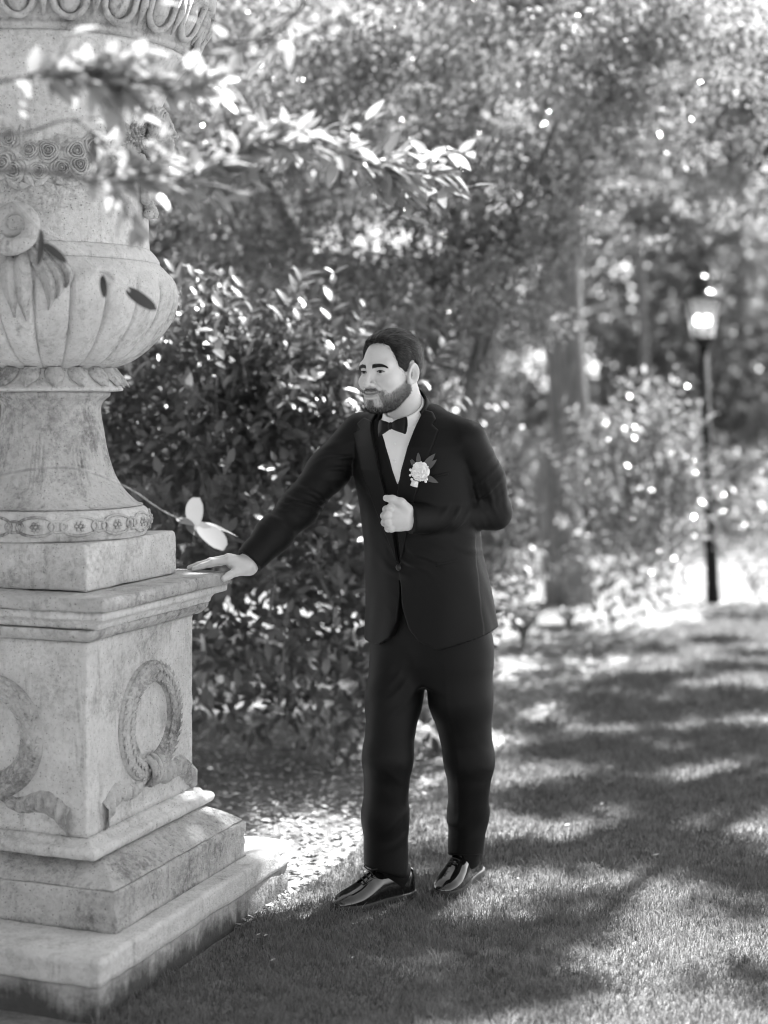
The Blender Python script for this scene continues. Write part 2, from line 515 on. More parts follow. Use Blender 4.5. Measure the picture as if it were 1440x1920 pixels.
def rect_sweep(name, a, b, prof, mat, seg=46, step=0.012, rough=0.0014, chip=0.004, cr=0.005, parent=None, zo=0.0, cap_seg=True):
    prof = subdivide_profile(prof, step)
    V = []; F = []; n = None
    for (off, z) in prof:
        ring = rect_ring(a + off, b + off, cr, seg); n = len(ring)
        V += [(x, y, z) for x, y in ring]
    m = len(prof)
    for i in range(m - 1):
        for k in range(n):
            F.append((i * n + k, i * n + (k + 1) % n, (i + 1) * n + (k + 1) % n, (i + 1) * n + k))
    # top and bottom faces as shrinking rings so that they carry relief too
    def lid(base, sgn):
        prev = base; off, z = prof[-1] if sgn > 0 else prof[0]
        for q in (0.97, 0.9, 0.75, 0.5):
            st = len(V)
            V.extend([(x * q, y * q, z) for x, y in rect_ring(a + off, b + off, cr, seg)])
            for k in range(n):
                f = (prev + k, prev + (k + 1) % n, st + (k + 1) % n, st + k)
                F.append(f if sgn > 0 else f[::-1])
            prev = st
        F.append(tuple(prev + k for k in range(n)) if sgn > 0 else tuple(prev + k for k in range(n))[::-1])
    lid((m - 1) * n, 1); lid(0, -1)
    out = []
    for x, y, z in V:
        p = Vector((x * 9, y * 9, z * 9 + zo))
        d = mnoise.noise_vector(p) * rough * 1.6 + mnoise.noise_vector(p * 4.1) * rough * 0.8
        edge = max(0.0, 1 - (abs(abs(x) - a) + abs(abs(y) - b)) / 0.16)
        c = max(0.0, mnoise.noise(Vector((x * 26, y * 26, z * 26 + zo))) - 0.12)
        q = 1 - chip * c * (0.6 + 3.2 * edge)
        out.append((x * q + d.x, y * q + d.y, z + d.z * 0.7))
    return obj(name, out, F, MATS[mat], parent)

# plinth: footing, worn slab
rect_sweep("plinth_footing", 0.494, 0.568, [(0.002, -0.25), (0.0, 0.0), (0.0, 0.088)], "stone_footing", parent=pedestal, rough=0.003, chip=0.006, zo=3)
rect_sweep("plinth_slab", 0.501, 0.576, [(-0.004, 0.0895), (0.001, 0.094), (0.002, 0.148), (-0.003, 0.1575)], "stone_pale", parent=pedestal, rough=0.0028, chip=0.012, cr=0.012, zo=9)
# base mouldings: fascia, cyma slope, torus
rect_sweep("base_fascia", 0.436, 0.386, [(0.002, 0.159), (0.0, 0.17), (0.0, 0.258), (-0.006, 0.263)], "stone_mossy", parent=pedestal, rough=0.0022, chip=0.010, zo=21)
slope = [(0.0, 0.2645)]
for t in np.linspace(0, 1, 9): slope.append((-0.002 - 0.088 * t + 0.014 * math.sin(math.pi * t) * 0.6, 0.268 + 0.052 * t))
rect_sweep("base_slope", 0.428, 0.380, slope, "stone_stained", parent=pedestal, rough=0.0018, chip=0.006, zo=31)
tor = [(0.0, 0.3215)]
for t in np.linspace(-80, 80, 9): tor.append((0.006 + 0.013 * math.cos(R(t)), 0.338 + 0.0155 * math.sin(R(t))))
tor += [(-0.006, 0.356), (-0.012, 0.366), (-0.030, 0.3715)]
rect_sweep("base_torus", 0.333, 0.328, tor, "stone", parent=pedestal, rough=0.0015, chip=0.006, zo=41)
# die
rect_sweep("die", 0.300, 0.300, [(0.004, 0.372), (0.0, 0.385), (0.0, 0.875), (0.002, 0.887)], "stone", parent=pedestal, rough=0.0010, chip=0.004, cr=0.006, zo=51)
# cap: leaf ovolo, cavetto, band, worn slab
ov = [(0.0, 0.8875)]
for t in np.linspace(0, 1, 6): ov.append((0.006 + 0.030 * math.sin(t * math.pi / 2), 0.890 + 0.034 * (1 - math.cos(t * math.pi / 2))))
rect_sweep("cap_ovolo", 0.300, 0.300, ov, "stone_relief", parent=pedestal, rough=0.0014, chip=0.006, zo=61)
cav = [(0.0, 0.926)]
for t in np.linspace(0, 1, 6): cav.append((0.003 + 0.030 * (1 - math.cos(t * math.pi / 2)), 0.928 + 0.026 * math.sin(t * math.pi / 2)))
cav += [(0.040, 0.957), (0.041, 0.976)]
rect_sweep("cap_band", 0.345, 0.322, cav, "stone", parent=pedestal, rough=0.0014, chip=0.006, zo=71)
rect_sweep("cap_slab", 0.394, 0.370, [(-0.006, 0.9775), (0.0, 0.981), (0.002, 1.004), (-0.004, 1.0135)], "stone_mossy", parent=pedestal, rough=0.0024, chip=0.010, cr=0.014, zo=81)
# leaf tips along the ovolo
def ovolo_leaves():
    for side in range(4):
        for i in range(15):
            t = -0.30 + 0.60 * (i + 0.5) / 15
            pts = []
            for q in np.linspace(0, 1, 6):
                off = 0.306 + 0.030 * math.sin((1 - q) * math.pi / 2) + 0.004 * math.sin(q * math.pi)
                pts.append((t, off, 0.924 - 0.034 * q))
            w = [0.017, 0.018, 0.017, 0.014, 0.009, 0.003]
            V = []; F = []
            for (x, o, z), ww in zip(pts, w):
                V += [(x - ww, o - 0.002, z), (x - ww * 0.4, o + 0.004, z), (x + ww * 0.4, o + 0.004, z), (x + ww, o - 0.002, z)]
            for k in range(5):
                for j in range(3): F.append((k * 4 + j, k * 4 + j + 1, k * 4 + j + 5, k * 4 + j + 4))
            c, s = math.cos(side * math.pi / 2), math.sin(side * math.pi / 2)
            V = [(x * c - o * s, x * s + o * c, z) for x, o, z in V]
            if side in (2, 3): obj("moulding_leaf", V, F, MATS["stone_relief"], pedestal)
ovolo_leaves()

def relief_frame(side):
    """face -> function (along, out, z) to pedestal coordinates; side 'r' right face, 'f' front face"""
    if side == 'r': return lambda t, o, z: (0.300 + o, t, z)
    return lambda t, o, z: (t, -0.300 - o, z)

def wreath(side, t0, seed):
    fr = relief_frame(side); rs = np.random.default_rng(seed)
    z0 = 0.622; RM = 0.138
    V = []; F = []; na, nb = 96, 14
    for i in range(na):
        a = 2 * math.pi * i / na
        thick = 0.034 * (1 - 0.12 * math.cos(a - math.pi / 2))
        for k in range(nb):
            b = math.pi * (k / (nb - 1)) * 1.0
            rr = RM + math.cos(b) * thick
            o = math.sin(b) * 0.026
            V.append(fr(t0 + math.cos(a) * rr, o - 0.004, z0 + math.sin(a) * rr))
    for i in range(na):
        for k in range(nb - 1):
            f = (i * nb + k, i * nb + k + 1, ((i + 1) % na) * nb + k + 1, ((i + 1) % na) * nb + k)
            F.append(f if side == 'f' else f[::-1])
    wr = obj("wreath", V, F, MATS["stone_relief"], pedestal)
    mb = MB()
    for i in range(40):
        for row in (-1, 0, 1):
            a = 2 * math.pi * (i + (0.5 if row == 0 else 0)) / 40 + rs.normal(0, 0.02)
            d = 1 if math.cos(a) > 0 else -1                  # leaves climb both halves from the knot
            tang = np.array((-math.sin(a), math.cos(a))) * d
            rad = np.array((math.cos(a), math.sin(a)))
            if tang[1] < -0.2 and False: tang = -tang
            dirv = tang * 0.9 + rad * (0.45 * row); dirv /= np.linalg.norm(dirv)
            sv = np.array((-dirv[1], dirv[0]))
            L = 0.036 * rs.uniform(0.8, 1.15); W = 0.011
            c = rad * (RM + row * 0.021)
            oc = 0.022 if row == 0 else 0.014
            P = [c - dirv * L * 0.5, c + sv * W * 0.9, c + dirv * L * 0.55, c - sv * W * 0.9, c + dirv * 0.05 * L]
            O = [oc - 0.004, oc - 0.001, oc + 0.006, oc - 0.001, oc + 0.0085]
            VV = [fr(t0 + p[0], o, z0 + p[1]) for p, o in zip(P, O)]
            mb.add(VV, [(0, 1, 4), (1, 2, 4), (2, 3, 4), (3, 0, 4)])
    tag(mb.build("laurel_leaves", MATS["stone_relief"], wr, False), kind="stuff")
    # knot at the foot of the wreath
    for q in (-0.028, -0.008, 0.014):
        pts = [fr(t0 + q * (1 - 0.3 * math.cos(w)), 0.006 + 0.032 * math.sin(w), z0 - RM - 0.038 * math.cos(w)) for w in np.linspace(0.1, math.pi - 0.1, 9)]
        V, F = tube(pts, 0.012, 8); obj("ribbon_knot", V, F, MATS["stone_relief"], wr)
    # pleated ribbon ends
    for sgn in (-1, 1):
        V = []; F = []; n = 40
        for i in range(n):
            q = i / (n - 1)
            t = t0 + sgn * (0.03 + 0.225 * q)
            zc = z0 - RM - 0.012 - 0.055 * q - 0.018 * math.sin(q * 7.0)
            hw = 0.016 + 0.028 * q
            o = 0.010 + 0.008 * math.sin(q * 46.0) * (0.35 + 0.65 * q) + 0.004
            for z in (-1.0, -0.5, 0.0, 0.5, 1.0): V.append(fr(t, (o if abs(z) < 1 else -0.003), zc + z * hw))
        for i in range(n - 1):
            for k in range(4):
                f = (i * 5 + k, i * 5 + k + 1, (i + 1) * 5 + k + 1, (i + 1) * 5 + k)
                F.append(f if (sgn > 0) == (side == 'f') else f[::-1])
        obj("ribbon", V, F, MATS["stone_relief"], wr)
wreath('r', 0.034, 5)
wreath('f', -0.005, 6)

# ------------------------------------------------------------------ the urn
urn = empty("stone_urn", (PED[0], PED[1], 1.016), PED_RZ)
tag(urn, "huge carved stone garden urn with fluted bowl standing on the pedestal", "urn")
ZU = 1.016
rect_sweep("base_block", 0.270, 0.256, [(0.0, 0.0), (0.0, 0.006), (-0.002, 0.118), (-0.006, 0.125)], "stone", parent=urn, rough=0.002, chip=0.010, cr=0.008, zo=91)

def lathe(name, prof, mat, parent, nseg=240, mod=None, step=0.008, rough=0.0010, close_top=False, zo=0.0):
    prof = subdivide_profile(prof, step)
    m = len(prof); V = []; F = []
    for i, (r, z) in enumerate(prof):
        z -= ZU
        for k in range(nseg):
            th = 2 * math.pi * k / nseg
            rr = r + (mod(th, z + ZU) if mod else 0.0)
            if rough:
                p = Vector((math.cos(th) * r * 12, math.sin(th) * r * 12, z * 12 + zo))
                rr += mnoise.noise(p) * rough + mnoise.noise(p * 3.7) * rough * 0.5
            V.append((rr * math.cos(th), rr * math.sin(th), z))
    for i in range(m - 1):
        for k in range(nseg):
            k2 = (k + 1) % nseg
            F.append((i * nseg + k, i * nseg + k2, (i + 1) * nseg + k2, (i + 1) * nseg + k))
    F.append(tuple(range(nseg))[::-1]); F.append(tuple((m - 1) * nseg + k for k in range(nseg)))
    return obj(name, V, F, MATS[mat], parent)

def smooth_prof(pts, n):
    return [tuple(p) for p in smooth_path([(a, b) for a, b in pts], n)]

# foot: drum, guilloche torus
foot = lathe("foot", [(0.268, 1.1415), (0.272, 1.146)] + smooth_prof([(0.272, 1.150), (0.281, 1.165), (0.283, 1.190), (0.276, 1.212), (0.262, 1.224)], 16) + [(0.252, 1.228)], "stone_pale", urn, zo=2)
def gather(th, z):
    # broad tongues with incised lines at the root of the stem
    env = max(0.0, 1 - abs(z - 1.345) / 0.10)
    w = (th * 9 / (2 * math.pi)) % 1.0
    groove = 0.0
    for c in (0.08, 0.17, 0.26, 0.35): groove += math.exp(-((w - c) / 0.016) ** 2)
    return -0.0045 * env * groove - 0.003 * env * math.exp(-((w - 0.66) / 0.02) ** 2) + 0.004 * env * math.sin(2 * math.pi * w)
lathe("stem", smooth_prof([(0.262, 1.2285), (0.244, 1.236), (0.212, 1.268), (0.187, 1.308), (0.168, 1.36), (0.154, 1.42), (0.144, 1.475), (0.141, 1.505), (0.147, 1.524), (0.166, 1.541)], 60) + [(0.168, 1.545), (0.168, 1.553)],
      "stone_relief", urn, nseg=360, mod=gather, zo=4)
lathe("collar", [(0.168, 1.5535), (0.203, 1.556), (0.2055, 1.562), (0.201, 1.568)] + smooth_prof([(0.197, 1.572), (0.184, 1.590), (0.170, 1.612)], 8) + [(0.166, 1.618)], "stone", urn, zo=6)
NLOBE = 22
def gadroon(th, z):
    # swelling lobes: rounded at the top, running together towards the stem
    w = abs(((th * NLOBE / (2 * math.pi)) % 1.0) - 0.5) * 2      # 0 at lobe centre, 1 at the joint
    top = 1.885 - 0.035 * w ** 4
    env = 1.0 / (1 + math.exp((z - top) / 0.006))
    low = min(1.0, max(0.0, (z - 1.60) / 0.10))
    return env * (0.0095 * (1 - w ** 2) - 0.014 * math.exp(-((1 - w) / 0.07) ** 2) * (0.35 + 0.65 * low))
bowl_prof = smooth_prof([(0.160, 1.6185), (0.172, 1.624), (0.218, 1.640), (0.264, 1.672), (0.312, 1.722), (0.341, 1.768), (0.354, 1.812), (0.352, 1.850), (0.340, 1.886), (0.322, 1.910)], 70)
bowl = lathe("bowl", bowl_prof + [(0.316, 1.914), (0.313, 1.919)], "stone_pale", urn, nseg=528, mod=gadroon, zo=8)
lathe("neck_ring", smooth_prof([(0.308, 1.9195), (0.309, 1.930), (0.300, 1.944), (0.288, 1.958)], 10) + [(0.283, 1.962)], "stone_pale", urn, zo=10)
neck_prof = smooth_prof([(0.281, 1.9625), (0.2785, 2.00), (0.277, 2.08), (0.278, 2.16), (0.284, 2.25), (0.300, 2.34), (0.335, 2.425), (0.378, 2.490)], 80)
neck = lathe("neck", neck_prof + [(0.392, 2.502), (0.392, 2.512)], "stone", urn, zo=12)
RZ = -0.040
rim = lathe("rim", [(0.392, 2.5525 + RZ), (0.404, 2.558 + RZ), (0.406, 2.568 + RZ)] + smooth_prof([(0.400, 2.575 + RZ), (0.415, 2.610 + RZ), (0.440, 2.650 + RZ), (0.455, 2.680 + RZ)], 14) + [(0.47, 2.69 + RZ), (0.475, 2.73 + RZ), (0.45, 2.74 + RZ), (0.36, 2.72 + RZ)], "stone_relief", urn, zo=14)

def on_lathe(th, r, z): return (r * math.cos(th), r * math.sin(th), z - ZU)

# guilloche: big loops with a rosette, small loops between
def guilloche():
    def rad(z): return 0.2835 - 1.9 * (z - 1.182) ** 2 * 4
    for i in range(15):
        c = 2 * math.pi * (i + 0.25) / 15
        for (cc, ha, hz) in ((c, 0.052, 0.026), (c + math.pi / 15, 0.024, 0.015)):
            pts = []
            for w in np.linspace(0, 2 * math.pi, 25):
                z = 1.185 + hz * math.sin(w)
                pts.append(on_lathe(cc + (ha / 0.283) * math.cos(w), rad(z) + 0.001, z))
            V, F = tube(pts, 0.0042, 6, False); obj("guilloche_loop", V, F, MATS["stone_relief"], foot)
    for i in range(15):
        ro = MB(); c = 2 * math.pi * (i + 0.25) / 15
        for k in range(6):
            w = k * math.pi / 3; z = 1.185 + 0.010 * math.sin(w); th = c + 0.011 / 0.283 * math.cos(w)
            V, F = blob(on_lathe(th, rad(z) + 0.002, z), (0.0062, 0.0062, 0.0055), 6); ro.add(V, F)
        V, F = blob(on_lathe(c, rad(1.185) + 0.004, 1.185), (0.005, 0.005, 0.005), 6); ro.add(V, F)
        ro.build("rosette", MATS["stone_relief"], foot)

def blob(c, r, n=8, m=None):
    V = [(0, 0, -1)]; F = []
    rings = max(3, n // 2)
    for i in range(1, rings):
        a = -math.pi / 2 + math.pi * i / rings
        for k in range(n):
            w = 2 * math.pi * k / n; V.append((math.cos(a) * math.cos(w), math.cos(a) * math.sin(w), math.sin(a)))
    V.append((0, 0, 1)); top = len(V) - 1
    for k in range(n): F.append((0, 1 + (k + 1) % n, 1 + k))
    for i in range(rings - 2):
        for k in range(n): F.append((1 + i * n + k, 1 + i * n + (k + 1) % n, 1 + (i + 1) * n + (k + 1) % n, 1 + (i + 1) * n + k))
    b = 1 + (rings - 2) * n
    for k in range(n): F.append((b + k, b + (k + 1) % n, top))
    out = []
    for v in V:
        p = Vector((v[0] * r[0], v[1] * r[1], v[2] * r[2]))
        if m is not None: p = m @ p
        out.append((p.x + c[0], p.y + c[1], p.z + c[2]))
    return out, F
guilloche()

# collar leaves hanging below the bowl
for i in range(17):
    c = 2 * math.pi * (i + 0.4) / 17
    V = []; F = []; n = 9; mcols = 7
    for a in range(n):
        q = a / (n - 1)
        z = 1.622 - 0.056 * q
        hw = 0.031 * math.sin(math.pi * min(0.98, 0.30 + 0.62 * q)) * (1 if q < 0.85 else 0.8)
        for b in range(mcols):
            s = b / (mcols - 1) * 2 - 1
            rib = 0.0022 * math.cos(s * math.pi * 3)
            rr = 0.172 + 0.038 * q ** 1.3 + 0.013 * (1 - s * s) + 0.006 * math.sin(q * math.pi) + rib
            V.append(on_lathe(c + s * hw / 0.19, rr - (0.008 if abs(s) > 0.99 else 0), z + 0.006 * s * s * q))
    for a in range(n - 1):
        for b in range(mcols - 1):
            F.append((a * mcols + b + 1, a * mcols + b, (a + 1) * mcols + b, (a + 1) * mcols + b + 1)[::-1])
    obj("collar_leaf", V, F, MATS["stone_relief"], urn)

# egg and dart under the rim
for i in range(20):
    c = 2 * math.pi * (i + 0.15) / 20
    V, F = blob((0, 0, 0), (0.030, 0.020, 0.050), 14)
    def put(V, th, tilt=0.42, r=0.432, z=2.632 + RZ):
        out = []
        for x, y, zz in V:
            rr = r + y * 1.0 + zz * tilt
            out.append(on_lathe(th + x / r, rr, z + zz * 0.92))
        return out
    egg = obj("egg", put(V, c), F, MATS["stone_relief"], rim)
    pts = []
    for w in np.linspace(-0.75 * math.pi - 0.35, -0.25 * math.pi + 0.35 + 0, 17):
        pts.append((0.045 * math.cos(w) * 1.05, 0.012, 0.062 * math.sin(w) + 0.006))
    pts = [(-0.046, 0.012, 0.05)] + pts + [(0.046, 0.012, 0.05)]
    V, F = tube(pts, 0.009, 7); obj("egg_surround", put(V, c), F, MATS["stone_relief"], egg)
    V, F = tube([(0, 0.012, 0.045), (0, 0.016, 0.0), (0, 0.008, -0.055)], [0.008, 0.012, 0.004], 7)
    obj("dart", put(V, c + math.pi / 20), F, MATS["stone_relief"], egg)

# roses of the swag round the neck
def rose(c, th, s, seed):
    rs = np.random.default_rng(seed); mb = MB()
    for k, (rr, lift) in enumerate(((0.030, 0.004), (0.023, 0.010), (0.016, 0.014), (0.009, 0.017))):
        V = []; F = []; n = 26
        ph = rs.uniform(0, 6)
        for i in range(n):
            w = 2 * math.pi * i / n
            r1 = rr * (1 + 0.10 * math.sin(w * 3 + ph)); 
            for (q, o) in ((1.0, lift - 0.006), (0.98, lift), (0.80, lift + 0.003), (0.72, lift - 0.005)):
                V.append((r1 * q * math.cos(w), o, r1 * q * math.sin(w)))
        for i in range(n):
            for j in range(3): F.append((i * 4 + j, ((i + 1) % n) * 4 + j, ((i + 1) % n) * 4 + j + 1, i * 4 + j + 1))
        mb.add(V, F)
    V, F = blob((0, 0.010, 0), (0.006, 0.009, 0.006), 8); mb.add(V, F)
    V, F = blob((0, -0.002, 0), (0.029, 0.010, 0.029), 14); mb.add(V, F)
    cs, sn = math.cos(th), math.sin(th)
    out = []
    for x, o, z in mb.V:
        x *= s; o *= s; z *= s
        out.append((c[0] + o * cs - x * sn, c[1] + o * sn + x * cs, c[2] + z))
    return obj("rose", out, mb.F, MATS["stone_relief"], neck)
def neck_r(z):
    zs = [p[1] for p in neck_prof]; rs_ = [p[0] for p in neck_prof]
    return float(np.interp(z, zs, rs_))
# angles are in urn coordinates; the camera looks along about -99 deg + 21
FRONT = math.atan2(-PED[1], -PED[0]) - PED_RZ            # direction from the axis to the camera
rs = np.random.default_rng(77)
spots = []
for i in range(13):
    d = -1.25 + 2.3 * i / 12
    sag = 0.055 * math.cos((d + 0.05) * 2.4)
    for j in range(2):
        spots.append((d + rs.normal(0, 0.03) + 0.09 * j, 2.235 - sag + 0.058 * j - 0.03 + rs.normal(0, 0.006)))
for i, (d, z) in enumerate(spots):
    th = FRONT + d
    rose(on_lathe(th, neck_r(z) + 0.004, z), th, rs.uniform(0.85, 1.15), 100 + i)
# leaves tucked between the roses
mb = MB()
for i in range(60):
    d = rs.uniform(-1.3, 1.1); z = 2.21 - 0.05 * math.cos((d + 0.05) * 2.4) + rs.choice([-0.05, 0.06]) + rs.normal(0, 0.012)
    th = FRONT + d; a = rs.uniform(0, 6.28); L = 0.030
    P = []
    for (q, s, o) in ((-1, 0, 0.0), (0, 0.45, 0.004), (1, 0, 0.006), (0, -0.45, 0.004), (0, 0, 0.010)):
        du = (q * math.cos(a) - s * math.sin(a)) * L; dz = (q * math.sin(a) + s * math.cos(a)) * L
        P.append(on_lathe(th + du / 0.28, neck_r(z + dz) + 0.002 + o, z + dz))
    mb.add(P, [(0, 1, 4), (1, 2, 4), (2, 3, 4), (3, 0, 4)])
tag(mb.build("swag_leaves", MATS["stone_relief"], neck, False), kind="stuff")

# scrolled handle with acanthus on the shoulder of the bowl, at the left of the view
def scroll_handle(d0):
    th = FRONT + d0
    pts = []; rad = []
    for i in range(60):
        q = i / 59; w = -1.9 + q * 7.2; r = 0.064 * (1 - 0.70 * q)
        pts.append(on_lathe(th + (r * math.cos(w) - 0.0) / 0.33, 0.325 + 0.035 * (1 - q) , 2.0 + r * math.sin(w)))
        rad.append(0.025 * (1 - 0.62 * q))
    V, F = tube(pts, rad, 12)
    for i in range(len(V)):                     # ridges of the horn
        pass
    h = obj("scroll_handle", V, F, MATS["stone_relief"], urn)
    mb = MB()
    for i in range(2, 50):
        p = np.array(pts[i]); q = np.array(pts[i + 1]); rr = rad[i] * 1.03
        mb.tube([p, p * 0.65 + q * 0.35], rr, 10, False)
    tag(mb.build("horn_ridges", MATS["stone_relief"], h), kind="stuff")
    # acanthus plumes running down over the bowl
    for k, (da, zt, zb, w) in enumerate(((0.10, 1.955, 1.77, 0.022), (0.16, 1.95, 1.80, 0.020), (0.225, 1.945, 1.83, 0.018), (0.03, 1.95, 1.74, 0.024), (-0.06, 1.95, 1.75, 0.022))):
        V = []; F = []; n = 16
        for i in range(n):
            q = i / (n - 1); z = zt + (zb - zt) * q
            rb = float(np.interp(z, [p[1] for p in bowl_prof] + [1.95], [p[0] for p in bowl_prof] + [0.305]))
            t2 = th + da + 0.16 * math.sin(q * 2.2) * (1 if da > 0.05 else 0.2) + 0.05 * q
            ww = w * math.sin(math.pi * (0.25 + 0.70 * q)) * 1.1
            for s in (-1, -0.5, 0, 0.5, 1):
                V.append(on_lathe(t2 + s * ww / 0.34, rb + 0.004 + 0.016 * (1 - s * s) - (0.006 if abs(s) == 1 else 0) + 0.004 * math.cos(s * 6.2) + 0.012 * math.sin(q * math.pi), z))
        for i in range(n - 1):
            for s in range(4): F.append((i * 5 + s, (i + 1) * 5 + s, (i + 1) * 5 + s + 1, i * 5 + s + 1))
        obj("acanthus_leaf", V, F, MATS["stone_relief"], h)
scroll_handle(-0.30)

# ------------------------------------------------------------------ foliage tools
def leaf_quads(C, D, Nn, L, W, fold=0.25):
    """rhombic folded leaves: C base point, D direction, Nn rough normal -> (n,4,3)"""
    D = unit(D); S = unit(np.cross(D, Nn)); Nn = np.cross(S, D)
    L = L[:, None]; W = W[:, None]
    a = C; b = C + D * L * 0.45 + S * W * 0.5 + Nn * W * fold; c = C + D * L - Nn * L * 0.08; d = C + D * L * 0.45 - S * W * 0.5 + Nn * W * fold
    return np.stack((a, b, c, d), 1)

def foliage_mesh(name, Q, tone):
    n = len(Q); F = np.arange(n * 4, dtype=np.int32).reshape(n, 4)
    me = np_mesh(name, Q.reshape(-1, 3), F, False); set_attr(me, "tone", np.repeat(tone, 4)); return me

def sprays(centers, spread, n_per, size, rs, up=0.7, aspect=0.5, drop=0.2, tone_mu=None):
    """clusters of leaves: each cluster is a flattened cloud with leaves pointing outwards"""
    m = len(centers); k = np.repeat(np.arange(m), n_per); n = len(k)
    off = rs.normal(0, 1, (n, 3)); off = unit(off) * (rs.uniform(0, 1, (n, 1)) ** 0.5)
    sp = np.asarray(spread)[k] if hasattr(spread, '__len__') else np.full(n, spread)
    off *= sp[:, None] * np.array((1.0, 1.0, 0.55))
    C = centers[k] + off
    D = unit(off + rs.normal(0, 0.5, (n, 3)) * sp[:, None] + np.array((0, 0, -drop)) * sp[:, None])
    Nn = unit(rs.normal(0, 0.50, (n, 3)) + rs.normal(0, 0.55, (m, 3))[k] + np.array((0, 0, up)))
    L = size * rs.uniform(0.6, 1.3, n); W = L * aspect * rs.uniform(0.8, 1.2, n)
    ctone = rs.uniform(0.05, 0.95, m)[k]
    return leaf_quads(C, D, Nn, L, W), np.clip(ctone + rs.normal(0, 0.2, n), 0, 1)

def tree(name, label, base, stems, blobs, n_cl, n_per, leaf, mat, bark, seed, spread=0.26, group=None, up=0.7, twig_r=0.012, cat="tree"):
    """stems: list of (points, radii); blobs: (centre, radii, weight) of the crown; limbs reach every leaf cluster"""
    rs = np.random.default_rng(seed)
    base = np.array(base, float)
    root = empty(name, tuple(base)); tag(root, label, cat, group)
    wts = np.array([b[2] for b in blobs], float); wts /= wts.sum()
    pick = rs.choice(len(blobs), n_cl, p=wts)
    d = unit(rs.normal(0, 1, (n_cl, 3))) * (rs.uniform(0, 1, (n_cl, 1)) ** 0.45)
    cen = np.array([blobs[i][0] for i in pick]) + d * np.array([blobs[i][1] for i in pick])
    tr = MB(); nodes = []
    for pts, rad in stems:
        P = smooth_path(pts, 14); r = np.interp(np.linspace(0, 1, 14), np.linspace(0, 1, len(rad)), rad)
        P = [p + np.array((rs.normal(0, 0.25), rs.normal(0, 0.25), 0)) * r[i] for i, p in enumerate(P)]
        tr.tube([p - base for p in P], list(r), 9)
        nodes += [(p, r[i]) for i, p in enumerate(P) if i > 3]
    trunk = tr.build("trunk", MATS[bark], root)
    # limbs
    NP = np.array([p for p, _ in nodes]); NR = np.array([r for _, r in nodes])
    lm = MB(); order = np.argsort(np.linalg.norm(cen - NP.mean(0), axis=1))
    for i in order:
        c = cen[i]
        dist = np.linalg.norm(NP - c, axis=1) + 0.8 * np.maximum(0, NP[:, 2] - c[2])
        j = int(np.argmin(dist)); s = NP[j]
        mid = (s + c) / 2 + np.array((rs.normal(0, 0.06), rs.normal(0, 0.06), 0.10 * rs.uniform(-0.3, 1))) * np.linalg.norm(c - s)
        r0 = min(NR[j] * 0.6, twig_r * (0.5 + 0.9 * np.linalg.norm(c - s)))
        P = smooth_path([s, mid, c], 6); r = np.linspace(r0, 0.003, 6)
        lm.tube([p - base for p in P], list(r), 5, False)
        NP = np.concatenate((NP, [P[3], P[4]])); NR = np.concatenate((NR, [r[3], r[4]]))
    tag(lm.build("limbs", MATS[bark], root), kind="stuff")
    Q, t = sprays(cen, spread, n_per, leaf, rs, up)
    cr = link_mesh("crown", foliage_mesh("crown", Q - base, t), MATS[mat], root)
    return root

def blobs_of(*a): return [(np.array(c, float), np.array(r, float), w) for c, r, w in a]

# ------------------------------------------------------------------ trees behind
tree("crape_myrtle", "multi-stemmed small-leaved tree fanning out right behind the man", (0.16, 8.6, 0),
     [([(0.16, 8.6, -0.1), (0.10, 8.6, 0.9), (-0.25, 8.5, 2.0), (-1.0, 8.4, 3.3), (-1.6, 8.3, 4.2)], [0.065, 0.05, 0.035, 0.02, 0.01]),
      ([(0.20, 8.6, -0.1), (0.22, 8.65, 1.0), (0.32, 8.8, 2.2), (0.55, 9.0, 3.4), (0.7, 9.1, 4.6)], [0.07, 0.055, 0.04, 0.025, 0.012]),
      ([(0.24, 8.55, -0.1), (0.34, 8.55, 1.0), (0.58, 8.5, 2.1), (0.95, 8.4, 3.1)], [0.045, 0.036, 0.024, 0.010]),
      ([(0.12, 8.65, -0.1), (-0.05, 8.8, 1.1), (-0.2, 9.1, 2.3), (-0.3, 9.4, 3.6)], [0.06, 0.045, 0.03, 0.012]),
      ([(0.22, 8.6, -0.1), (0.40, 8.7, 1.2), (0.70, 8.9, 2.3), (1.0, 9.1, 3.6)], [0.04, 0.032, 0.022, 0.010])],
     blobs_of(((-0.6, 8.5, 3.0), (1.5, 1.0, 0.75), 1.0), ((0.9, 8.5, 3.2), (1.5, 1.0, 0.75), 1.0), ((0.3, 8.8, 3.9), (2.4, 1.3, 0.7), 0.9), ((-0.2, 8.4, 2.15), (1.1, 0.8, 0.40), 0.45), ((0.50, 8.5, 2.0), (0.40, 0.4, 0.5), 0.30), ((0.75, 8.6, 2.55), (0.5, 0.4, 0.3), 0.2)),
     370, 120, 0.052, "leaf_small", "bark", 1, 0.22)

tree("oak_tree", "tall straight-trunked tree with pale furrowed bark beyond the man's elbow", (1.36, 12.0, 0),
     [([(1.36, 12, -0.2), (1.36, 12, 1.5), (1.40, 12, 3.5), (1.45, 12.1, 5.5), (1.5, 12.1, 7.5)], [0.20, 0.15, 0.135, 0.11, 0.05]),
      ([(1.42, 12, 3.6), (2.2, 11.6, 5.0), (3.2, 11.2, 6.2)], [0.07, 0.05, 0.02]),
      ([(1.42, 12, 4.0), (0.5, 11.5, 5.2), (-0.6, 11.0, 6.0)], [0.07, 0.05, 0.02])],
     blobs_of(((1.6, 12.8, 6.8), (1.9, 1.4, 1.2), 1.0), ((1.6, 12.4, 4.4), (1.3, 0.9, 0.5), 0.5)),
     70, 90, 0.10, "leaf_far", "bark_furrowed", 2, 0.36)

